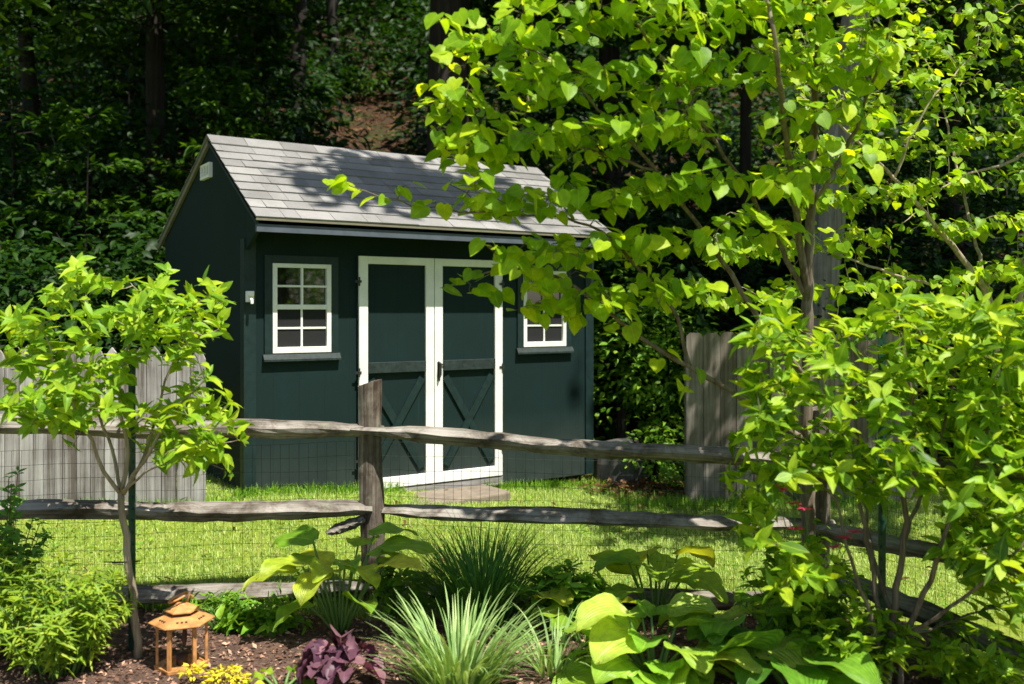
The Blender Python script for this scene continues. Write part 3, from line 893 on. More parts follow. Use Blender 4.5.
def pendant_leaves(twigs, g, size, step=.055, frac=.25):
    """alternate, hanging heart leaves with short stalks"""
    p, t, n, s, st = [], [], [], [], []
    for path in twigs:
        seg = np.linalg.norm(np.diff(path, axis=0), axis=1); cum = np.concatenate([[0], np.cumsum(seg)]); L = cum[-1]
        a = L * frac if L > .3 else 0; k = 0
        while a <= L + 1e-6:
            q = np.array([np.interp(a, cum, path[:, c]) for c in range(3)])
            d = path[-1] - path[max(0, len(path) - 4)]; d = d / (np.linalg.norm(d) + 1e-9)
            sd = np.cross(d, [0, 0, 1]); sd = sd / (np.linalg.norm(sd) + 1e-9) * (1 if k % 2 else -1)
            o = nrm(sd * .7 + d * .4 + g.normal(0, .3, 3) + np.array([0, 0, .25]))
            b = q + o * g.uniform(.025, .05)
            tip = np.array([0, 0, -.70]) + o * .6 + g.normal(0, .28, 3)
            nn = np.array([0, -.15, .60]) + SUN_AZ * .34 + o * .30 + g.normal(0, .33, 3)
            p.append(b); t.append(tip); n.append(nn); s.append(size * (g.uniform(.35, .7) if g.random() < .2 else g.uniform(.7, 1.2))); st.append((q, b)); a += step * g.uniform(.7, 1.3); k += 1
    return np.array(p), np.array(t), np.array(n), np.array(s), st


def whorl_leaves(twigs, g, size, step=.07, frac=.2, tipn=6):
    """opposite leaves along the shoot, a star of upright ones at its tip"""
    p, t, n, s = [], [], [], []
    for path in twigs:
        seg = np.linalg.norm(np.diff(path, axis=0), axis=1); cum = np.concatenate([[0], np.cumsum(seg)]); L = cum[-1]
        d = path[-1] - path[max(0, len(path) - 3)]; d = nrm(d + np.array([0, 0, .5 * np.linalg.norm(d)]))
        a = L * frac; ang = g.uniform(0, 6.28)
        e1 = nrm(np.cross(d, [.3, .2, .9])); e2 = np.cross(d, e1)
        while a < L - .01:
            q = np.array([np.interp(a, cum, path[:, c]) for c in range(3)])
            for sgn in (1, -1):
                o = sgn * (math.cos(ang) * e1 + math.sin(ang) * e2) + g.normal(0, .2, 3)
                tip = o + d * .45 + np.array([0, 0, -.1]); p.append(q); t.append(tip)
                n.append(np.array([0, 0, .85]) + SUN_AZ * .25 - o * .25 + g.normal(0, .25, 3)); s.append(size * g.uniform(.7, 1.25))
            ang += 1.57 + g.normal(0, .2); a += step * g.uniform(.8, 1.25)
        q = path[-1]
        for k in range(tipn):
            an = ang + k * 6.283 / tipn * 1.0 + g.normal(0, .2); o = math.cos(an) * e1 + math.sin(an) * e2
            up = g.uniform(.35, 1.1); tip = o + d * up
            p.append(q + d * .01 * (k % 3)); t.append(tip); n.append(d * 1.0 - o * up * .6 + g.normal(0, .25, 3)); s.append(size * g.uniform(.35, 1.05))
    return np.array(p), np.array(t), np.array(n), np.array(s)


def trunk_and_crown(root, wood, barkmat, leaves, tm, leafm, g, bright=None):
    wood.build('trunk', barkmat, root, smooth=True, local=root.location)
    p, t, n, s = leaves[:4]
    rnd = g.beta(1.1, 1.1, len(p)) if bright is None else bright
    scatter('crown', tm, p, t, n, s, rnd, leafm, root, local=root.location)


# big redbud
rb_plane = lambda y: 4.22 / (1 - .30 * (y - 311) / 940)
g = np.random.default_rng(5)
base = P(812, 640, 4.66); base[2] = float(bedz(base[0], base[1])) - .02
rb = thing('redbud_tree', base, 'redbud tree with big drooping heart shaped leaves reaching over the shed roof', 'tree')
tp = [base, P(810, 560, 4.66), P(806, 450, 4.65), P(807, 330, 4.62), P(809, 230, 4.55), P(813, 130, 4.45), P(818, 30, 4.3), P(822, -60, 4.2)]
Q = lambda x, y, o=0.0: P(x, y, rb_plane(y) + max(0, x - 600) / 300 * .22 + o)
limbs = [(tp, .042, .012),
         ([P(807, 300, 4.6), P(796, 210, 4.4), P(784, 120, 4.0), P(775, 40, 3.7), Q(760, -40)], .02, .006),
         ([P(806, 440, 4.64), P(748, 402, 4.55), P(690, 367, 4.42), Q(640, 337, .05), Q(600, 305), Q(560, 278), Q(510, 268), Q(455, 285)], .018, .003),
         ([P(690, 367, 4.42), Q(676, 318, .1), Q(640, 270, .05), Q(590, 225), Q(520, 215), Q(430, 208), Q(350, 186)], .010, .002),
         ([P(807, 380, 4.63), P(760, 320, 4.4), Q(715, 250, .1), Q(655, 170), Q(600, 110), Q(550, 60), Q(490, 38)], .016, .003),
         ([P(808, 300, 4.6), Q(760, 210, .2), Q(700, 120), Q(650, 40), Q(600, -20)], .014, .004),
         ([Q(655, 170), Q(590, 150), Q(520, 135), Q(440, 130)], .007, .002),
         ([P(810, 210, 4.5), Q(850, 140, .15), Q(880, 60), Q(900, -20)], .012, .004)]
df = lambda x, y: (rb_plane(y) + max(0, x - 600) / 300 * .22 + g.uniform(-.28, .28))
poly = [(428, 45), (500, 20), (520, -50), (700, -70), (890, -60), (900, 60), (870, 160), (800, 215), (730, 250), (690, 300), (620, 305), (540, 300), (500, 262), (478, 225), (455, 180), (428, 130)]
gaps = [(625, 45, 30, 18), (735, 125, 30, 30), (500, 72, 20, 12), (690, 225, 26, 20)]
tg = layered(sample(poly, 860, df, g, gaps), g, .23)
tg += [Q(*q) for q in ((335, 184), (372, 190), (410, 185), (392, 200), (432, 45), (440, 60), (430, 130), (445, 118), (440, 288), (470, 292), (500, 300), (425, 205), (455, 210), (352, 180), (480, 50), (460, 125),
                        (530, 290), (545, 310), (570, 320), (590, 310), (620, 335), (690, 390), (660, 360), (560, 250), (590, 255), (575, 300), (545, 275), (600, 280), (630, 300), (520, 310))]
wood, tw = grow(limbs, tg, g)
lv = pendant_leaves(tw[1:], g, .073, .038, .12)
for a, b in lv[4][::2]: wood.tube([a, b], .0009, 3, False)
trunk_and_crown(rb, wood, M['bark_young'], lv, HEART, M['redbud'], g)

# smaller leaved tree behind at right
g = np.random.default_rng(8)
base = P(1002, 600, 6.15); base[2] = float(gz(base[0], base[1])) - .02
rb2 = thing('redbud_tree', base, 'smaller leaved young tree spreading behind the shrub at far right', 'tree')
limbs = [([base, P(1002, 500, 6.15), P(998, 400, 6.15), P(988, 300, 6.15), P(940, 232, 6.03), P(894, 178, 5.92), P(845, 131, 5.80), P(800, 95, 5.68)], .036, .005),
         ([P(998, 400, 6.15), P(1020, 300, 6.26), P(1035, 180, 6.26), P(1040, 60, 6.26), P(1030, -50, 6.15)], .026, .006),
         ([P(894, 178, 5.92), P(915, 130, 5.92), P(937, 92, 5.92), P(990, 40, 6.03)], .010, .003),
         ([P(1030, 150, 6.26), P(1000, 165, 6.15), P(955, 180, 6.03), P(900, 225, 5.92)], .012, .003),
         ([P(990, 310, 6.15), P(950, 290, 6.03), P(880, 270, 6.03), P(820, 250, 6.15), P(740, 245, 6.38)], .013, .003),
         ([P(1000, 360, 6.15), P(960, 350, 6.26), P(880, 330, 6.50), P(790, 315, 6.73)], .012, .003),
         ([P(992, 305, 6.15), P(965, 200, 6.50), P(940, 100, 6.84), P(910, 20, 6.96)], .014, .004)]
poly = [(760, 40), (860, -50), (1070, -60), (1070, 330), (940, 335), (800, 320), (700, 300), (700, 250), (780, 190), (800, 120)]
df = lambda x, y: 6.15 + g.uniform(-.5, .8)
tg = layered(sample(poly, 1050, df, g, [(745, 215, 28, 20), (870, 75, 25, 18), (905, 240, 26, 22), (840, 290, 20, 14), (990, 120, 20, 16), (940, 280, 26, 18), (1000, 235, 22, 12), (770, 205, 22, 20), (930, 160, 16, 12)]), g, .30)
wood, tw = grow(limbs, tg, g)
lv = pendant_leaves(tw[1:], g, .064, .043, .15)
trunk_and_crown(rb2, wood, M['bark_pale'], lv, HEART, M['redbud_small'], g)

# left standard hydrangea
g = np.random.default_rng(21)
base = P(138, 664, 4.32); base[2] = float(bedz(base[0], base[1])) - .01
lh = thing('hydrangea_tree', base, 'slim pale trunked hydrangea tree with bright leaf stars left of the shed', 'shrub')
D = 4.32
limbs = [([base, P(134, 610, D), P(127, 550, D), P(121, 492, D)], .020, .015),
         ([P(122, 496, D), P(103, 470, D - .05), P(82, 425, D - .1), P(60, 375, D - .15), P(45, 335, D - .2)], .010, .003),
         ([P(121, 492, D), P(112, 450, D + .1), P(95, 400, D + .15), P(90, 340, D + .2), P(85, 290, D + .2)], .009, .003),
         ([P(121, 492, D), P(128, 455, D), P(120, 400, D), P(130, 340, D - .05), P(140, 300, D - .1)], .011, .003),
         ([P(122, 494, D), P(145, 460, D - .1), P(165, 425, D - .15), P(185, 400, D - .2), P(205, 380, D - .3)], .010, .003),
         ([P(124, 494, D), P(150, 440, D + .15), P(165, 380, D + .2), P(190, 330, D + .2), P(215, 305, D + .2)], .009, .003),
         ([P(121, 492, D), P(150, 470, D - .2), P(185, 455, D - .3), P(215, 445, D - .35)], .007, .002)]
poly = [(12, 325), (20, 300), (55, 285), (75, 262), (110, 280), (140, 275), (170, 285), (205, 288), (226, 300), (226, 330), (200, 345), (205, 375), (232, 400), (240, 440), (215, 470), (185, 470), (150, 455), (130, 425), (95, 440), (60, 455), (25, 420), (5, 405), (12, 375)]
tg = sample(poly, 215, lambda x, y: D + g.uniform(-.42, .4), g, [(205, 365, 22, 12), (150, 385, 26, 26), (100, 425, 18, 12)])
tg += [P(*q) for q in ((75, 268, D), (165, 275, D), (218, 296, D + .1), (48, 295, D), (130, 282, D), (205, 285, D), (8, 320, D), (10, 405, D), (238, 440, D - .3), (225, 470, D - .3))]
wood, tw = grow(limbs, tg, g, lift=.02, tw_r=.0018)
lv = whorl_leaves(tw[1:], g, .088, .06, .35, 6)
trunk_and_crown(lh, wood, M['bark_pale'], lv, OVAL, M['hydrangea'], g)


def stake(x, y0, d, y1, label):
    b = P(x, 0, d); b[2] = float(bedz(b[0], b[1])); top = P(x, y1, d)[2]
    s = thing('plant_stake', b, label, 'stake')
    w = MB(); w.prism([(-.016, -.003), (.016, -.003), (.016, .003), (.003, .003), (.003, .022), (-.003, .022), (-.003, .003), (-.016, .003)], 'z', -.1, top - b[2])
    for k in range(int((top - b[2]) / .055)): w.box(-.005, .005, -.010, -.0035, .05 + k * .055, .064 + k * .055)
    w.build('bar', M['stake'], s)
    return s, b


s, b = stake(132, 0, 4.40, 352, 'dark green metal stake behind the slim hydrangea trunk')
w = MB(); w.tube([P(104, 562, 4.38), P(125, 562, 4.29), P(140, 561, 4.37), P(132, 562, 4.42), P(112, 563, 4.39)], .003, 5); w.build('tie', M['black_metal'], s, local=s.location)

# right shrub
g = np.random.default_rng(31)
D = 3.95
base = P(895, 690, D); base[2] = float(bedz(min(base[0], 2.0), base[1])) - .02
rh = thing('hydrangea_shrub', base, 'large many stemmed hydrangea shrub filling the lower right corner', 'shrub')
limbs = [([base + [-.02, .03, 0], P(893, 620, D), P(903, 540, D), P(905, 470, D), P(912, 400, D), P(900, 330, D)], .019, .004),
         ([base + [.02, 0, 0], P(905, 640, D), P(930, 580, D - .1), P(950, 520, D - .15), P(985, 440, D - .2), P(1010, 350, D - .2)], .015, .003),
         ([base + [-.05, .02, 0], P(878, 610, D + .05), P(866, 540, D + .1), P(850, 480, D + .1), P(800, 430, D + .1), P(775, 370, D + .1)], .014, .003),
         ([base + [-.03, -.02, 0], P(872, 620, D - .05), P(850, 560, D - .1), P(835, 500, D - .15), P(800, 470, D - .2), P(765, 440, D - .25)], .011, .003),
         ([P(893, 620, D), P(870, 540, D + .2), P(860, 450, D + .3), P(850, 380, D + .3), P(840, 330, D + .3)], .010, .003),
         ([P(903, 545, D), P(930, 470, D + .2), P(950, 400, D + .2), P(960, 340, D + .2)], .010, .003),
         ([P(905, 640, D), P(960, 600, D - .2), P(1010, 560, D - .3), P(1050, 500, D - .3)], .010, .003),
         ([P(905, 640, D), P(955, 620, D + .1), P(1010, 600, D + .1)], .008, .003)]
poly = [(745, 350), (762, 312), (800, 330), (850, 330), (880, 305), (950, 300), (1000, 315), (1070, 290), (1080, 600), (1010, 620), (960, 590), (930, 545), (890, 515), (850, 505), (800, 530), (850, 600), (790, 600), (750, 560), (735, 480), (760, 440), (742, 405)]
tg = sample(poly, 500, lambda x, y: D + g.uniform(-.45, .5), g, [(905, 530, 42, 40), (870, 440, 20, 14), (815, 515, 48, 42)])
tg += [P(*q) for q in ((763, 305, D), (885, 300, D), (925, 305, D), (845, 335, D), (980, 305, D), (745, 345, D), (1015, 300, D), (790, 345, D), (740, 440, D), (735, 480, D))]
wood, tw = grow(limbs, tg, g, lift=.05)
lv = whorl_leaves(tw[3:], g, .098, .062, .25, 6)
trunk_and_crown(rh, wood, M['bark_young'], lv, OVAL, M['hydrangea2'], g)
stake(882, 0, 4.12, 312, 'dark green metal stake among the stems of the large shrub')


# ------------------------------------------------------------------ leafy perennials
def bush(name, label, cat, px, d, base_y, rx, ry, h, nst, mat, leaf, step, seed, tm=LANCE, tipn=6, stem='stem_green', droop=.12, group=None):
    g = np.random.default_rng(seed)
    b = P(px, 0, d); b[2] = float(bedz(b[0], b[1]))
    t = thing(name, b, label, cat, group)
    w = MB(); tw = []
    for k in range(nst):
        a = g.uniform(0, 6.28); rr = math.sqrt(g.random())
        f = b + np.array([math.cos(a) * rx * rr * .35, math.sin(a) * ry * rr * .35, -.01])
        e = b + np.array([math.cos(a) * rx * rr, math.sin(a) * ry * rr, h * (1 - .4 * rr * rr) * g.uniform(.75, 1.08)])
        m = (f + e) / 2 + np.array([0, 0, droop * h]); path = crom([f, m, e], .04); tw.append(path)
        w.tube(path, np.linspace(.004, .002, len(path)), 5)
    w.build('stems', M[stem], t, smooth=True, local=b)
    p, tt, n, s = whorl_leaves(tw, g, leaf, step, .25, tipn)
    scatter('foliage', tm, p, tt, n, s, g.beta(2, 2, len(p)), mat, t, local=b)
    return t


bush('phlox_clump', 'bright green fine leaved clump in the lower left corner', 'plant', 58, 4.12, 690, .30, .30, .47, 75, M['phlox'], .072, .032, 51)
bush('phlox_clump', 'smaller fine leaved clump tucked beside the corner clump at the left edge', 'plant', -25, 4.25, 690, .25, .25, .5, 45, M['phlox'], .075, .035, 52)
bush('dark_shrub', 'taller dark leaved shrub rising at the left edge behind the fine leaved clump', 'shrub', 2, 4.55, 690, .2, .2, .80, 28, M['dark_shrub'], .06, .05, 53, OVAL, 5, 'stem_brown')
bush('leafy_perennial', 'leafy green plant under the large shrub beside the fence corner', 'plant', 800, 4.15, 690, .30, .22, .52, 44, M['hydrangea2'], .075, .06, 54, OVAL)
bush('leafy_perennial', 'low broad leaved plant between the big hosta and the shrub stems', 'plant', 850, 3.95, 690, .25, .2, .34, 36, M['hydrangea2'], .08, .055, 55, OVAL)
bush('leafy_perennial', 'lush green plant filling the bottom right corner under the shrub', 'plant', 975, 3.95, 690, .32, .25, .22, 26, M['hydrangea2'], .08, .055, 56, OVAL)
bush('leafy_perennial', 'low green weeds growing behind the orange lantern by the bottom rail', 'plant', 240, 4.95, 640, .36, .08, .10, 34, M['weed'], .075, .05, 57, LANCE)
bush('leafy_perennial', 'bright green leafy plant between the lantern and the tall lime hosta', 'plant', 262, 4.68, 640, .20, .06, .08, 30, M['weed'], .08, .045, 59, OVAL)

bush('leafy_perennial', 'medium green leafy plant between the strap leaves and the golden hosta', 'plant', 560, 4.72, 640, .22, .12, .30, 32, M['weed'], .085, .05, 60, OVAL)
bush('leafy_perennial', 'bright green low plant at the right foot of the tall fence post', 'plant', 405, 4.98, 640, .18, .08, .24, 26, M['weed'], .08, .05, 62, OVAL)

# pink flowering plant by the fence corner
g = np.random.default_rng(61)
b = P(812, 0, 4.78); b[2] = float(bedz(b[0], b[1]))
pk = bush('pink_flowering_plant', 'pink flowering plant against the corner post of the rail fence', 'plant', 812, 4.28, 640, .20, .12, .58, 16, M['hydrangea2'], .07, .075, 61, OVAL)
for q in ((783, 493), (802, 508), (796, 531), (845, 541), (838, 548), (776, 487), (851, 535), (789, 505)):
    pk_b = np.array(pk.location); c = P(*q, 3.75) + g.normal(0, .01, 3); k = 9; an = np.arange(k) * 2.4
    o_ = np.stack([np.cos(an), np.sin(an), g.uniform(-.2, .9, k)], 1)
    fs_ = MB(); fs_.tube(crom([pk_b, (pk_b + c) / 2 + [0, 0, .08], c], .06), .002, 5); fs_.build('flower_stalk', M['stem_green'], pk, local=pk.location)
    scatter('flower', OVAL, np.repeat(c[None], k, 0), o_, np.stack([-o_[:, 0] * .5, -o_[:, 1] * .5, np.ones(k)], 1), g.uniform(.022, .036, k), g.random(k), M['pink'], pk, local=pk.location)


# hostas
def hosta(label, px, d, specs, mat, seed, name='hosta'):
    """specs: (azimuth deg, stalk length, lift, leaf length, leaf width)"""
    g = np.random.default_rng(seed)
    b = P(px, 0, d); b[2] = float(bedz(min(b[0], 2), b[1]))
    t = thing(name, b, label, 'hosta')
    st = MB()
    for az, sl, el, Ln, Wd in specs:
        a = R(az); o = np.array([math.cos(a), math.sin(a), 0]); e = R(el)
        p0 = b + o * .03; p1 = p0 + (o * math.cos(e) + np.array([0, 0, math.sin(e)])) * sl
        path = crom([p0, (p0 + p1) / 2 + np.array([0, 0, .05 * sl]), p1], .05)
        st.tube(path, np.linspace(.008, .005, len(path)), 6)
        side = np.array([-o[1], o[0], 0]); nu, nv = 12, 11
        vs = np.zeros((nu, nv, 3)); at = np.zeros((nu, nv, 3), np.float32); rr = g.random()
        el0 = R(g.uniform(5, 30)); cur = R(g.uniform(30, 75)); cup = g.uniform(.08, .34); ph = g.uniform(0, 6); tw = g.normal(0, .22)
        pos = p1.copy(); th = el0
        for i in range(nu):
            u = i / (nu - 1)
            wdt = Wd * .5 * (math.sin(math.pi * min(1, u ** .62 * .985 + .012)) ** .8)
            th = el0 - cur * u ** 1.3
            if i: pos = pos + (o * math.cos(th) + np.array([0, 0, math.sin(th)])) * Ln / (nu - 1)
            nn = np.array([0, 0, math.cos(th)]) - o * math.sin(th)
            sd = side * math.cos(tw) + nn * math.sin(tw); n2 = nn * math.cos(tw) - side * math.sin(tw)
            for j in range(nv):
                v = (j / (nv - 1) - .5) * 2
                rip = .010 * math.sin(ph + u * 13 + (2 if v > 0 else 0)) * abs(v) ** 2
                back = -.10 * Ln * abs(v) ** 1.5 * (1 - u) ** 4      # heart shaped base
                vs[i, j] = pos + sd * v * wdt + n2 * (cup * abs(v) ** 1.4 * wdt + rip) + o * back
                at[i, j] = (rr, u, v * .5)
        me = bpy.data.meshes.new('leaf')
        me.from_pydata(vs.reshape(-1, 3).__sub__(b).tolist(), [], [(i * nv + j, (i + 1) * nv + j, (i + 1) * nv + j + 1, i * nv + j + 1) for i in range(nu - 1) for j in range(nv - 1)])
        me.attributes.new('lf', 'FLOAT_VECTOR', 'POINT').data.foreach_set('vector', at.ravel())
        me.polygons.foreach_set('use_smooth', [True] * len(me.polygons)); me.materials.append(mat); me.update()
        link(bpy.data.objects.new('leaf', me), t)
    st.build('stalks', M['stem_green'], t, smooth=True, local=b)
    return t


def hspec(n, seed, sl, el, Ln, Wd, a0=0, a1=360):
    g = np.random.default_rng(seed); out = []
    for k in range(n):
        f = g.uniform(.75, 1.15)
        out.append((a0 + (a1 - a0) * (k + g.uniform(-.3, .3)) / n, g.uniform(*sl), g.uniform(*el), g.uniform(*Ln) * f, g.uniform(*Wd) * f))
    return out


hosta('tall hosta with upright stalks and big lime leaves before the fence post', 340, 4.68, hspec(10, 71, (.26, .44), (58, 82), (.20, .27), (.14, .20)) + [(192, .38, 60, .28, .23), (250, .36, 66, .22, .18), (5, .46, 66, .30, .22), (330, .42, 58, .26, .20), (300, .26, 50, .22, .17), (215, .2, 50, .22, .17), (160, .46, 74, .26, .2), (30, .48, 72, .26, .19)], M['hosta'], 71)
hosta('big golden green hosta at the bottom centre right of the bed', 655, 4.05, hspec(16, 72, (.18, .32), (35, 74), (.19, .27), (.18, .25)) + hspec(12, 172, (.10, .22), (15, 50), (.22, .29), (.19, .26), 170, 370), M['hosta_gold'], 72)
hosta('second golden hosta touching the right side of the big golden one', 738, 4.22, hspec(12, 77, (.16, .28), (35, 70), (.22, .30), (.2, .28)), M['hosta_gold'], 77)
hosta('green hosta behind the big golden one beside the bottom rail', 655, 4.88, hspec(11, 73, (.22, .36), (50, 78), (.24, .30), (.18, .24)), M['hosta'], 73)
hosta('deep green hosta at the bottom right between gold hosta and shrub', 790, 3.95, hspec(11, 74, (.12, .24), (35, 65), (.24, .32), (.20, .27)), M['hosta_green'], 74)
hosta('small light green hosta rosette at the bottom edge beside the purple plant', 282, 3.93, hspec(8, 75, (.04, .07), (20, 45), (.08, .11), (.05, .07)), M['hosta'], 75)
hosta('small green hosta tucked left of the golden one near the strap leaves', 585, 4.5, hspec(8, 76, (.12, .2), (45, 70), (.16, .22), (.12, .16)), M['hosta'], 76)


# clumps of long blades
def clump(name, label, px, d, n, L, w, spread, mat, seed, r0=.08, cat='grass clump'):
    g = np.random.default_rng(seed)
    b = P(px, 0, d); b[2] = float(bedz(b[0], b[1]))
    V, A, F = [], [], []
    seg = 7
    for k in range(n):
        a = g.uniform(0, 6.28); o = np.array([math.cos(a), math.sin(a), 0]); s = np.array([-o[1], o[0], 0])
        rr = r0 * math.sqrt(g.random()); p = np.array([math.cos(a) * rr, math.sin(a) * rr, 0]) + g.normal(0, .015, 3) * [1, 1, 0]
        Lk = L * g.uniform(.55, 1.1); th = R(g.uniform(2, 22)) + rr / r0 * R(spread * .35); cur = R(g.uniform(.4, 1.0) * spread); tw = g.uniform(-.6, .6); rd = g.beta(2, 2); i0 = len(V)
        for i in range(seg + 1):
            u = i / seg; ang = th + cur * u ** 1.8
            if i: p = p + (o * math.sin(ang) + np.array([0, 0, math.cos(ang)])) * Lk / seg
            ww = w * (1 - u ** 2.2) * (.75 + .25 * min(1, u * 5)) * g.uniform(.95, 1.05) + .0004
            s2 = s * math.cos(tw) + o * math.sin(tw) * .6
            V += [p - s2 * ww, p + s2 * ww]; A += [(rd, u, -.45), (rd, u, .45)]
            if i: F.append((i0 + 2 * i - 2, i0 + 2 * i - 1, i0 + 2 * i + 1, i0 + 2 * i))
    me = bpy.data.meshes.new(name); me.from_pydata([tuple(map(float, q)) for q in V], [], F)
    me.attributes.new('lf', 'FLOAT_VECTOR', 'POINT').data.foreach_set('vector', np.array(A, np.float32).ravel())
    me.polygons.foreach_set('use_smooth', [True] * len(F)); me.materials.append(mat); me.update()
    o = link(bpy.data.objects.new(name, me)); o.location = b.tolist()
    return tag(o, label, cat)


clump('ornamental_grass', 'dark green fine bladed grass mound in front of the middle rail', 482, 4.85, 800, .60, .0034, 62, M['grass_dark'], 81, .13)
clump('ornamental_grass', 'small green grass tuft beside the orange lantern', 226, 4.72, 150, .12, .0028, 60, M['grass_dark'], 83, .06)
clump('strap_leaf_clump', 'pale variegated strap leaf clump at the bottom centre', 458, 3.88, 300, .44, .0076, 58, M['strap'], 82, .13, 'strap plant')
clump('strap_leaf_clump', 'narrow pale strap leaf clump between grass mound and golden hosta', 552, 4.1, 60, .36, .006, 70, M['strap'], 84, .08, 'strap plant')

# heuchera
g = np.random.default_rng(91)
b = P(340, 0, 3.98); b[2] = float(bedz(b[0], b[1]))
hc = thing('purple_heuchera', b, 'purple leaved heuchera mound beside the strap leaf clump', 'plant')
w = MB(); pp, tt, nn, ss = [], [], [], []
for k in range(60):
    a = g.uniform(0, 6.28); rr = .15 * math.sqrt(g.random()); e = b + np.array([math.cos(a) * rr, math.sin(a) * rr, .19 * (1 - (rr / .19) ** 2) + g.uniform(-.02, .02)])
    w.tube([b + (e - b) * [.2, .2, 0], (b + e) / 2 + [0, 0, .02], e], .0025, 4)
    o_ = np.array([math.cos(a), math.sin(a), 0]); pp.append(e); tt.append(o_ + [0, 0, -.2]); nn.append(o_ * rr * 4 + [0, 0, 1] + g.normal(0, .25, 3)); ss.append(g.uniform(.055, .085))
w.build('stems', M['stem_brown'], hc, local=b)
HEU = tmpl([(-.2, .2), (-.1, .5), (.12, .62), (.25, .5), (.42, .62), (.55, .42), (.8, .32)], [0, .25, .55, .9],
           [(0, 101, 100), (0, 1, 102, 101), (1, 103, 102), (1, 2, 104, 103), (2, 105, 104), (2, 3, 106, 105)], fold=.5, droop=.35)
scatter('foliage', HEU, pp, tt, nn, ss, g.random(len(pp)), M['heuchera'], hc, local=b)

# yellow sedum
g = np.random.default_rng(92)
for px, lab, nn_ in ((226, 'bright yellow flowering mound at the bottom edge below the lantern', 190), (192, 'smaller yellow flowering tuft left of the yellow mound', 70)):
    b = P(px, 0, 3.97); b[2] = float(bedz(b[0], b[1])); an = g.uniform(0, 6.28, nn_); rr = (.085 if nn_ > 100 else .05) * np.sqrt(g.random(nn_))
    p = np.stack([np.cos(an) * rr, np.sin(an) * rr, .075 - rr * rr * 6 + g.uniform(-.03, .012, nn_)], 1)
    o_ = scatter('yellow_flowers', OVAL, p, np.stack([np.cos(an), np.sin(an), g.uniform(-.2, .9, nn_)], 1), np.stack([g.normal(0, .5, nn_), g.normal(0, .5, nn_), np.ones(nn_)], 1), g.uniform(.015, .03, nn_), g.random(nn_), M['sedum'])
    o_.location = b.tolist(); tag(o_, lab, 'flowers')

# ------------------------------------------------------------------ LANTERN
b = P(182, 0, 4.20); b[2] = float(bedz(b[0], b[1]))
lt = thing('garden_lantern', b, 'orange six sided metal lantern standing on the mulch', 'lantern', None, R(19))
hexa = lambda r, off=0: [(r * math.cos(R(60 * k + off)), r * math.sin(R(60 * k + off))) for k in range(6)]


def frustum(mb, r0, z0, r1, z1, n=6, off=0):
    a = [(r0 * math.cos(R(360 / n * k + off)), r0 * math.sin(R(360 / n * k + off)), z0) for k in range(n)]
    c = [(r1 * math.cos(R(360 / n * k + off)), r1 * math.sin(R(360 / n * k + off)), z1) for k in range(n)]
    mb.add(a + c, [tuple(range(n))[::-1], tuple(range(n, 2 * n))] + [(k, (k + 1) % n, n + (k + 1) % n, n + k) for k in range(n)])


TC = M['terracotta']
w = MB(); hb = hexa(.118); hi_ = hexa(.092)
for k in range(6):
    k2 = (k + 1) % 6; w.prism([hb[k], hb[k2], hi_[k2], hi_[k]], 'z', 0, .016)
frustum(w, .093, .001, .093, .008); w.build('base', TC, lt, bevel=.002)
for k in range(6):
    c = np.array(hexa(.104)[k]); t = R(60 * k)
    w = MB(); ww, dd = .009, .006
    pl = [(c[0] + math.cos(t) * a_ * dd - math.sin(t) * s_ * ww, c[1] + math.sin(t) * a_ * dd + math.cos(t) * s_ * ww) for a_, s_ in ((-1, -1), (1, -1), (1, 1), (-1, 1))]
    w.prism(pl, 'z', .0165, .192); w.build('post', TC, lt, bevel=.002)
w = MB(); frustum(w, .112, .1925, .112, .203); frustum(w, .142, .2035, .142, .208); frustum(w, .142, .2082, .070, .236)
rf = w.build('roof', TC, lt, bevel=.0015)
for k in range(6):
    for s_ in (-1, 0, 1):
        w = MB(); t = R(60 * k + 30 + s_ * 11); rad = .094 / max(.87, math.cos(R(s_ * 11))) * 1.0; zz = .2205
        c = np.array([rad * math.cos(t), rad * math.sin(t), zz + .0045]); w.tube([c - [0, 0, .004], c + [0, 0, .0006]], .0052, 8)
        w.build('vent_hole', M['rust'], rf)
w = MB(); frustum(w, .058, .2362, .058, .250); w.build('neck', M['rust'], lt)
w = MB(); frustum(w, .076, .2503, .076, .256); frustum(w, .076, .2562, .030, .278); frustum(w, .030, .2782, .022, .284, 12); w.build('cap', TC, lt, bevel=.0015)
w = MB(); th = np.linspace(0, 2 * math.pi, 25); tl = R(24)
pts = [np.array([-.012 + -.002 + .046 * math.cos(t) * math.cos(tl) , .032 * math.sin(t), .308 + .046 * math.cos(t) * math.sin(tl)]) for t in th]
w.tube(pts, .0048, 8, False); w.tube([(.022, 0, .284), (.028, .004, .306), (.036, .002, .316), (.045, 0, .308), (.047, 0, .296)], .005, 8)
w.build('handle', TC, lt, smooth=True)
w = MB(); w.tube([(.01, 0, .192), (.012, .004, .15), (.008, -.004, .12), (.012, 0, .09)], [.006, .010, .014, .004], 8); w.tube([(.0, .0, .009), (0, 0, .05)], .024, 12)
w.build('candle_holder', M['rust'], lt, smooth=True)

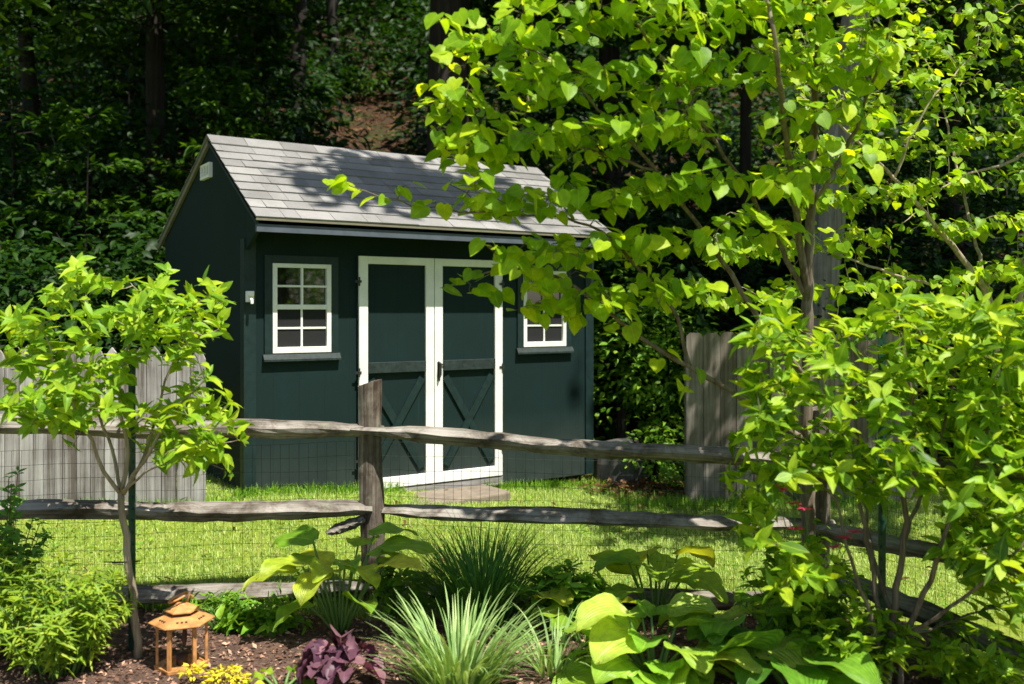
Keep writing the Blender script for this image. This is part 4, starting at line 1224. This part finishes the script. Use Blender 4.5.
# ------------------------------------------------------------------ WOODS
# stone and stump right of the shed, dry leaf pile
b = P(622, 470, 8.9); b[2] = float(gz(b[0], b[1]))
w = MB(); n_ = 10
g = np.random.default_rng(101)
rg = []
for zz, sc in ((-.05, 1), (.2, 1.03), (.32, .93), (.38, .6)):
    for k in range(n_): rg.append((math.cos(k * 6.283 / n_) * .30 * sc * (1 + .12 * math.sin(k * 2.1)), math.sin(k * 6.283 / n_) * .24 * sc, zz + g.uniform(-.02, .02)))
w.add(rg, [(i * n_ + k, i * n_ + (k + 1) % n_, (i + 1) * n_ + (k + 1) % n_, (i + 1) * n_ + k) for i in range(3) for k in range(n_)] + [tuple(3 * n_ + k for k in range(n_))])
o = w.build('boulder', M['stone'], None); o.location = b.tolist(); tag(o, 'low grey boulder in the weeds just right of the shed', 'boulder')
b = P(621, 440, 9.4); b[2] = float(gz(b[0], b[1])) - .05
w = MB(); w.tube([b, b + [.01, 0, .4], b + [0, 0, .72]], [.07, .06, .05], 8, wob=.08); o = w.build('short_stump', M['bark'], None, local=b); o.location = b.tolist(); tag(o, 'thin dark stump standing behind the grey boulder', 'stump')
n = 700; g = np.random.default_rng(102)
c = P(645, 478, 8.5); X = c[0] + g.normal(0, .28, n); Y = c[1] + g.normal(0, .22, n)
o = scatter('dry_leaves', OVAL, np.stack([X, Y, gz(X, Y) + g.uniform(.01, .07, n)], 1), g.normal(0, 1, (n, 3)) * [1, 1, .4], g.normal(0, .4, (n, 3)) + [0, 0, 1], g.uniform(.04, .08, n), g.random(n), M['dry'])
tag(o, 'heap of dry brown leaves right of the shed', 'dry leaves', None, 'stuff')

# leaf litter on the bank, bare of plants in one sunny patch
litgap = lambda x, y: not (abs((x / y * FPX + 512) - 372) < 50 and 14.2 < y < 21.6)
n = 42000
X = g.uniform(-12, 12, n); Y = 9.4 + 17 * g.random(n) ** 1.3; k = (np.abs(X) < Y * .62 + 1) & ((g.random(n) < .35) | ~np.vectorize(litgap)(X, Y)); X, Y = X[k], Y[k]; n = len(X)
o = scatter('leaf_litter', OVAL, np.stack([X, Y, gz(X, Y) + g.uniform(.005, .05, n)], 1), g.normal(0, 1, (n, 3)) * [1, 1, .4], g.normal(0, .35, (n, 3)) + [0, -.4, 1], g.uniform(.07, .14, n), g.random(n), M['dry'])
tag(o, 'brown fallen leaves covering the wooded bank', 'leaf litter', None, 'stuff')


def clusters(n, xr, yr, hr, g, per, size, cond=None):
    p, t, nn, s, rd = [], [], [], [], []
    cnt = 0
    while cnt < n:
        x = g.uniform(*xr); y = yr[0] + (yr[1] - yr[0]) * g.random() ** 1.2
        if abs(x) > y * .62 + .8 or in_shed(x, y, .35)[0]: continue
        if cond is not None and not cond(x, y): continue
        cnt += 1
        h = g.uniform(*hr); r = h * g.uniform(.35, .6); z0 = float(gz(x, y)); br = g.random()
        m = int(per * g.uniform(.6, 1.4)); a = g.uniform(0, 6.28, m); rr = np.sqrt(g.random(m)) * r; zz = h * (.25 + .75 * g.random(m) ** .7) * (1 - .35 * (rr / r) ** 2)
        layer = np.round(zz / .18) * .18 + g.normal(0, .02, m)
        P_ = np.stack([x + np.cos(a) * rr, y + np.sin(a) * rr, z0 + layer], 1); o_ = np.stack([np.cos(a), np.sin(a), -.35 + 0 * a], 1) + g.normal(0, .4, (m, 3))
        p.append(P_); t.append(o_); nn.append(g.normal(0, .35, (m, 3)) + [.1, -.2, 1]); s.append(size * g.uniform(.6, 1.3, m)); rd.append(np.clip(.25 + .5 * br + g.normal(0, .15, m), 0, 1))
    return [np.concatenate(q) for q in (p, t, nn, s, rd)]


g = np.random.default_rng(111)
q = clusters(1900, (-22, 22), (9.8, 42), (.6, 2.6), g, 100, .20, litgap)
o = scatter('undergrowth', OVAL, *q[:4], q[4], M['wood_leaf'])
tag(o, 'dark mass of leafy undergrowth covering the shaded wooded bank', 'undergrowth', None, 'stuff')
q = clusters(420, (-13, 13), (9.8, 22), (.3, 1.1), g, 50, .13, litgap)
o = scatter('groundcover', OVAL, *q[:4], q[4], M['wood_leaf2'])
tag(o, 'paler green woodland groundcover scattered over the bank', 'groundcover', None, 'stuff')


# the wood higher up the bank, one mass of foliage
m = 34000; y = g.uniform(25, 46, m); x = g.uniform(-1, 1, m) * (y * .6 + 3); z = gz(x, y) + 1.2 + 8.5 * g.random(m) ** 1.2
cl = np.sin(x * .9 + 2) * np.sin(y * .8) * np.sin(z * 1.1 + x * .4); k = cl > -.12; x, y, z = x[k], y[k], z[k]; m = len(x)
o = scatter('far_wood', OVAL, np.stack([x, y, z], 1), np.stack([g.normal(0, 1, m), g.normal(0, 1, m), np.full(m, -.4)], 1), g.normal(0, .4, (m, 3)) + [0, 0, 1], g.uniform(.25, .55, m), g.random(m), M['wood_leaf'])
tag(o, 'far dark wood closing the view at the top of the bank', 'wood', None, 'stuff')


def woody_shrub(px, d, h, r, nl, mat, leaf, seed, label):
    g = np.random.default_rng(seed)
    b = P(px, 0, d); b[2] = float(gz(b[0], b[1])) - .03
    t = thing('woodland_shrub', b, label, 'shrub', 'leafy shrubs at the edge of the woods')
    w = MB(); tips = []
    for k in range(9):
        a = g.uniform(0, 6.28); rr = r * g.uniform(.3, .95); e = b + np.array([math.cos(a) * rr, math.sin(a) * rr, h * g.uniform(.6, 1)])
        path = crom([b, (b + e) / 2 + [0, 0, h * .15], e], .12); w.tube(path, np.linspace(.016, .004, len(path)), 5); tips.append(path)
    w.build('stems', M['bark'], t, local=b)
    m = nl; a = g.uniform(0, 6.28, m); u = g.uniform(-1, 1, m); rad = g.random(m) ** .45
    lump = 1 + .25 * np.sin(a * 3 + seed) * np.cos(u * 4)
    q = np.stack([np.cos(a) * np.sqrt(1 - u * u) * r * rad * lump, np.sin(a) * np.sqrt(1 - u * u) * r * rad * lump, h * .55 + u * h * .5 * rad * lump], 1)
    o_ = nrm(q - [0, 0, h * .4]) + g.normal(0, .4, (m, 3)); o_[:, 2] -= .4
    cl = np.sin(q[:, 0] * 7 + seed) * np.sin(q[:, 1] * 6) * np.sin(q[:, 2] * 7 + 1)
    k = cl > -.32; q, o_ = q[k], o_[k]; m = len(q)
    scatter('foliage', OVAL, q, o_, g.normal(0, .4, (m, 3)) + [.15, -.25, 1], leaf * g.uniform(.6, 1.25, m), np.clip(g.normal(.5, .22, m) + .2 * cl[k], 0, 1), mat, t)
    return t


for args in ((628, 9.9, 2.0, .75, 2600, M['weed'], .085, 201, 'leafy green shrub right beside the shed in half shade'),
             (672, 9.6, 1.9, .6, 2200, M['weed'], .08, 202, 'green shrub between the shed and the board fence'),
             (720, 10.4, 2.3, .9, 2000, M['wood_leaf'], .10, 203, 'shaded shrub rising behind the board fence near its left end'),
             (655, 8.75, .62, .34, 650, M['weed'], .07, 204, 'low leafy weed clump at the left foot of the board fence'),
             (690, 8.3, .38, .22, 350, M['weed'], .06, 205, 'bright little weed clump against the board fence'),
             (70, 9.3, 2.0, 1.0, 2600, M['wood_leaf'], .12, 206, 'dark shrub above the pointed pickets at the left'),
             (-20, 9.0, 2.2, .9, 2200, M['wood_leaf'], .12, 207, 'dark shrub at the left edge behind the picket fence'),
             (135, 10.6, 2.2, .9, 2200, M['wood_leaf'], .12, 208, 'dark shrub behind the rear corner of the shed roof at left'),
             (250, 12.6, 2.2, 1.2, 2300, M['wood_leaf'], .13, 209, 'dark leafy shrub on the bank above the left end of the ridge'),
             (100, 13.0, 2.4, 1.3, 2400, M['wood_leaf'], .13, 210, 'dark leafy shrub halfway up the bank at the upper left'),
             (560, 12.4, 2.6, 1.2, 2400, M['wood_leaf'], .13, 211, 'dark shrub behind the roof under the redbud branches'),
             (850, 9.6, 2.0, 1.1, 2200, M['wood_leaf'], .11, 212, 'dark shrub behind the grey tree trunk and board fence'),
             (960, 9.8, 2.3, 1.1, 2200, M['wood_leaf'], .11, 213, 'dark shrub behind the board fence at the far right')):
    woody_shrub(*args)


def forest_tree(px, d, r, h, crowns, nl, seed, label, bark='bark', lean=(0, 0), leaf=.22, group='tall trees of the woods', name='forest_tree'):
    g = np.random.default_rng(seed)
    b = P(px, 0, d) if not isinstance(px, tuple) else np.array([px[0], px[1], 0.]); b[2] = float(gz(b[0], b[1])) - .1
    t = thing(name, b, label, 'tree', group)
    w = MB(); top = b + np.array([lean[0], lean[1], h]); path = crom([b, b + (top - b) * [.2, .2, .3] + g.normal(0, .05, 3), b + (top - b) * [.6, .6, .65] + g.normal(0, .08, 3), top], .35)
    u = np.linspace(0, 1, len(path)); w.tube(path, r * (1 - .75 * u) + r * .5 * np.exp(-u * 22), 12, wob=.05)
    pp = []
    for (cx, cy, cz, rx, rz_) in crowns:
        c = b + np.array([cx, cy, cz]); j = np.argmin(np.linalg.norm(path - (c - [0, 0, rz_ * .8]), axis=1)); p0 = path[j]
        lp = crom([p0, (p0 + c) / 2 + [0, 0, .3], c], .3); w.tube(lp, np.linspace(r * .35, r * .08, len(lp)), 6)
        for k in range(12):
            dv = nrm(g.normal(0, 1, 3)); e = c + dv * [rx * .85, rx * .85, rz_ * .8]; s0 = lp[int(len(lp) * g.uniform(.4, .95))]
            bp = crom([s0, (s0 + e) / 2 + [0, 0, .15], e], .3); w.tube(bp, np.linspace(r * .08, .008, len(bp)), 4)
            m = int(nl * .72 / 12 / len(crowns)); sp = g.random(m) ** .5
            q = s0 + (e - s0) * (.35 + .65 * sp)[:, None] + g.normal(0, 1, (m, 3)) * [rx * .20, rx * .20, rz_ * .13]; pp.append(q)
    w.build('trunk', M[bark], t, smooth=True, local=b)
    q = np.concatenate(pp); m = len(q); a = g.uniform(0, 6.28, m)
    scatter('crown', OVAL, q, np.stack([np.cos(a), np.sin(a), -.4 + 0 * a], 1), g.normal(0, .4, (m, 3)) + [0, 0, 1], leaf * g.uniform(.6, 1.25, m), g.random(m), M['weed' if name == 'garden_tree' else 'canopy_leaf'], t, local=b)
    return t


forest_tree(799, 9.4, .19, 13, [(.2, .6, 7.5, 2.6, 1.5), (-2.2, 1.6, 8.5, 2.8, 1.6), (1.8, -.2, 9.0, 2.6, 1.6), (0, 1.5, 10.5, 3, 1.6), (-4, 2.5, 9.5, 2.6, 1.5)], 9500, 301, 'tall tree with grey trunk rising behind the redbud on the right', 'bark_grey', (2.2, .6))
forest_tree(446, 11.8, .33, 15, [(-.2, 0, 6.0, 2.6, 1.3), (2.2, .5, 7.2, 2.8, 1.5), (-2.5, .4, 7.4, 2.6, 1.4), (0, 1, 10, 3.4, 2)], 9000, 302, 'thick dark trunked tree standing just behind the shed ridge', lean=(.2, .6))
forest_tree(158, 14.5, .17, 13, [(0, -.4, 3.8, 2.2, 1.1), (1.8, 0, 5.6, 2.4, 1.3), (-1.8, 0, 5.4, 2.4, 1.3), (0, 0, 8.5, 3.2, 2)], 7500, 303, 'dark slender trunk above the left rear corner of the shed')
forest_tree(40, 16.5, .15, 13, [(.4, -1, 4.0, 2.2, 1.1), (-1.5, 0, 5.0, 2.6, 1.4), (1.8, 0, 7.5, 3, 2)], 6000, 304, 'thin leaning trunk at the upper left corner of the woods', lean=(-1.6, .3))
forest_tree(296, 18.5, .16, 12, [(-.8, -.8, 4.5, 2.0, 1.0), (-1.5, 0, 6.5, 2.4, 1.4)], 6000, 305, 'slim dark trunk behind the sunny patch of leaf litter')
forest_tree(334, 22.5, .14, 12, [(-.4, .6, 5.0, 2.0, 1.0), (0, 1, 7.5, 2.6, 1.6)], 4500, 306, 'slim trunk between the leaf litter patch and the thick dark trunk')
forest_tree(610, 14.0, .2, 14, [(0, 0, 4.6, 2.4, 1.2), (1.8, 0, 5.6, 2.5, 1.4), (-1.2, 0, 8.0, 3.0, 1.8)], 6500, 307, 'dark woodland tree hidden behind the upper redbud branches')
forest_tree(742, 12.5, .09, 14, [(0, 0, 4.8, 2.2, 1.2), (1.2, .3, 6.8, 2.8, 1.6), (-1.6, 0, 7.6, 2.6, 1.6)], 6500, 308, 'dark woodland tree left of the grey trunk behind the redbud')
forest_tree(960, 12.2, .2, 14, [(0, 0, 4.8, 2.4, 1.2), (-1.4, .3, 6.8, 2.8, 1.6), (2, 0, 7.6, 2.8, 1.6)], 6500, 309, 'dark woodland tree behind the young tree at upper right')
forest_tree(230, 21.5, .22, 14, [(0, -1, 4.5, 2.8, 1.4), (-2.2, 0, 6, 3, 1.6), (2, 0, 8, 3.4, 2)], 6000, 310, 'farthest dark tree up the bank left of the shed ridge')
forest_tree((6.6, 7.2), 0, .22, 14, [(-5.55, -2.0, 9.9, .65, .4), (-1.2, 0, 6.8, 2.6, 1.5), (1.5, .2, 7.5, 2.8, 1.6), (-.5, .5, 10, 3.4, 2.2)], 6500, 311, 'tall tree just beyond the right edge by the board fence')
forest_tree((-7.4, 9.6), 0, .2, 13, [(0, 0, 5.2, 2.6, 1.4), (1.6, .8, 7, 2.6, 1.5), (-1.5, 0, 8, 3, 2)], 6000, 312, 'tall tree just beyond the left edge behind the picket fence')
# young understorey trees with layered sprays of leaves
def understorey(px, d, h, r, nl, seed, label, mat, y0=.35):
    g = np.random.default_rng(seed)
    b = P(px, 0, d); b[2] = float(gz(b[0], b[1])) - .05
    t = thing('understorey_tree', b, label, 'tree', 'young trees under the tall trees of the woods')
    w = MB(); path = crom([b, b + [g.normal(0, .1), 0, h * .5], b + [g.normal(0, .2), g.normal(0, .2), h]], .2)
    w.tube(path[:int(len(path) * .9)], np.linspace(.03, .004, int(len(path) * .9)), 7)
    pp, tt = [], []
    for k in range(26):
        u = y0 + (1 - y0) * g.random(); p0 = path[int(u * (len(path) - 1))]; a = g.uniform(0, 6.28); L = r * g.uniform(.5, 1) * (1.15 - .6 * (u - y0) / (1 - y0))
        o_ = np.array([math.cos(a), math.sin(a), .12]); bp = crom([p0, p0 + o_ * L * .5 + [0, 0, .08], p0 + o_ * L - [0, 0, .1 * L]], .15); w.tube(bp, np.linspace(.01, .003, len(bp)), 4)
        m = int(nl / 26); f = .25 + .75 * g.random(m); sd = np.array([-o_[1], o_[0], 0]); sp = g.uniform(-1, 1, m) * .38 * L * (1.1 - f)
        q = np.array([bp[int(v * (len(bp) - 1))] for v in f]) + sd * sp[:, None] + g.normal(0, .025, (m, 3)); pp.append(q)
        tt.append(o_ * .8 + sd * np.sign(sp)[:, None] * .7 + [0, 0, -.25] + g.normal(0, .2, (m, 3)))
    w.build('trunk', M['bark'], t, smooth=True, local=b)
    q = np.concatenate(pp); tt = np.concatenate(tt); m = len(q)
    scatter('crown', OVAL, q, tt, g.normal(0, .28, (m, 3)) + [.05, -.12, 1], g.uniform(.09, .17, m), g.random(m), mat, t, local=b)


for a in ((215, 12.2, 3.6, 1.5, 1500, 401, 'young layered tree just above the left end of the ridge', M['wood_leaf2']),
          (268, 13.4, 4.4, 1.5, 1700, 402, 'young layered tree left of the sunny patch of leaf litter', M['wood_leaf'], .5),
          (80, 11.2, 3.4, 1.5, 1600, 403, 'young layered tree above the slim hydrangea tree', M['wood_leaf2']),
          (10, 12.8, 4.4, 1.8, 1700, 404, 'young layered tree at the upper left edge', M['wood_leaf']),
          (130, 16.5, 5.0, 2.2, 1700, 405, 'paler young tree farther up the bank at the upper left', M['wood_leaf2']),
          (490, 14.8, 5.4, 1.8, 1500, 406, 'young layered tree half hidden behind the thick dark trunk', M['wood_leaf'], .55),
          (530, 13.0, 5.0, 1.8, 1700, 407, 'young layered tree right of the thick dark trunk', M['wood_leaf']),
          (680, 11.6, 4.4, 1.7, 1700, 408, 'young layered tree behind the redbud above the board fence end', M['wood_leaf']),
          (880, 11.2, 4.6, 1.8, 1800, 409, 'young layered tree right of the grey trunk', M['wood_leaf']),
          (1010, 11.0, 4.6, 1.8, 1800, 410, 'young layered tree at the right edge beyond the board fence', M['wood_leaf'])):
    understorey(*a)

# garden trees behind the photographer, mirrored in the shed windows; last added for shade
forest_tree((9.5, -1.5), 0, .16, 5.5, [(0, 0, 2.6, 1.8, 1.1), (1.2, -.8, 3.6, 1.8, 1.2), (-1.2, .8, 3.4, 1.7, 1.1), (0, 0, 4.6, 1.8, 1.0)], 6500, 313, 'leafy garden tree across the yard mirrored in the shed windows', 'bark', (0, 0), .17, 'garden trees behind the photographer', 'garden_tree')

forest_tree((7.2, 2.4), 0, .15, 5.0, [(0, 0, 2.2, 1.6, 1.1), (.9, .8, 3.2, 1.6, 1.1), (0, -1, 3.4, 1.6, 1.0)], 6000, 314, 'lower garden tree outside the frame at right mirrored in the right shed window', 'bark', (0, 0), .15, 'garden trees behind the photographer', 'garden_tree')
forest_tree((12.5, -4.5), 0, .2, 7.5, [(0, 0, 2.8, 2.4, 1.6), (1.6, .8, 4.4, 2.2, 1.5), (-1.5, -1, 4.2, 2.2, 1.5), (0, 0, 6.2, 2.2, 1.2)], 7000, 315, 'tallest far garden tree across the yard behind the photographer', 'bark', (0, 0), .2, 'garden trees behind the photographer', 'garden_tree')
forest_tree((6.4, 2.9), 0, .22, 12, [(1.6, 2.2, 10.8, 2.0, 1.2), (.8, 3.8, 10.2, 1.8, 1.0)], 6000, 316, 'tall unseen tree outside the frame at right, added to shade the woods', 'bark_grey', (-.6, .2), .16, 'garden trees behind the photographer', 'garden_tree')  # unseen tree put in so its crowns darken the woods behind the shed

# ------------------------------------------------------------------ light, sky, camera
sc = bpy.context.scene
wd = bpy.data.worlds.new('World'); sc.world = wd; wd.use_nodes = True
nt = wd.node_tree; bg = nt.nodes['Background']
sky = nt.nodes.new('ShaderNodeTexSky'); sky.sky_type = 'NISHITA'; sky.sun_disc = False
sky.sun_elevation = SUN_EL; sky.sun_rotation = math.atan2(SUN_AZ[0], SUN_AZ[1])
nt.links.new(sky.outputs[0], bg.inputs[0]); bg.inputs[1].default_value = 0.075
sl_ = bpy.data.lights.new('sun', 'SUN'); sl_.energy = 4.6; sl_.angle = R(.53); sl_.color = (1, .95, .86)
so = bpy.data.objects.new('sun', sl_); link(so); so.rotation_euler = Vector(SUN.tolist()).to_track_quat('Z', 'Y').to_euler(); so.location = (6, -6, 9)
cm = bpy.data.cameras.new('camera'); cm.sensor_width = 36; cm.lens = FPX * 36 / 1024; cm.shift_y = -(342 - HOR) / 1024
cm.clip_start = .05; cm.clip_end = 600
cm.dof.use_dof = True; cm.dof.focus_distance = 5.6; cm.dof.aperture_fstop = 2.0
co = bpy.data.objects.new('camera', cm); link(co); co.location = (0, 0, EYE); co.rotation_euler = (R(90), 0, 0)
sc.camera = co
sc.view_settings.view_transform = 'Standard'; sc.view_settings.look = 'None'; sc.view_settings.exposure = 1.0; sc.view_settings.gamma = 1
sc.render.engine = 'CYCLES'
cy = sc.cycles
cy.max_bounces = 8; cy.diffuse_bounces = 4; cy.glossy_bounces = 3; cy.transmission_bounces = 6; cy.sample_clamp_indirect = 6
cy.use_denoising = True
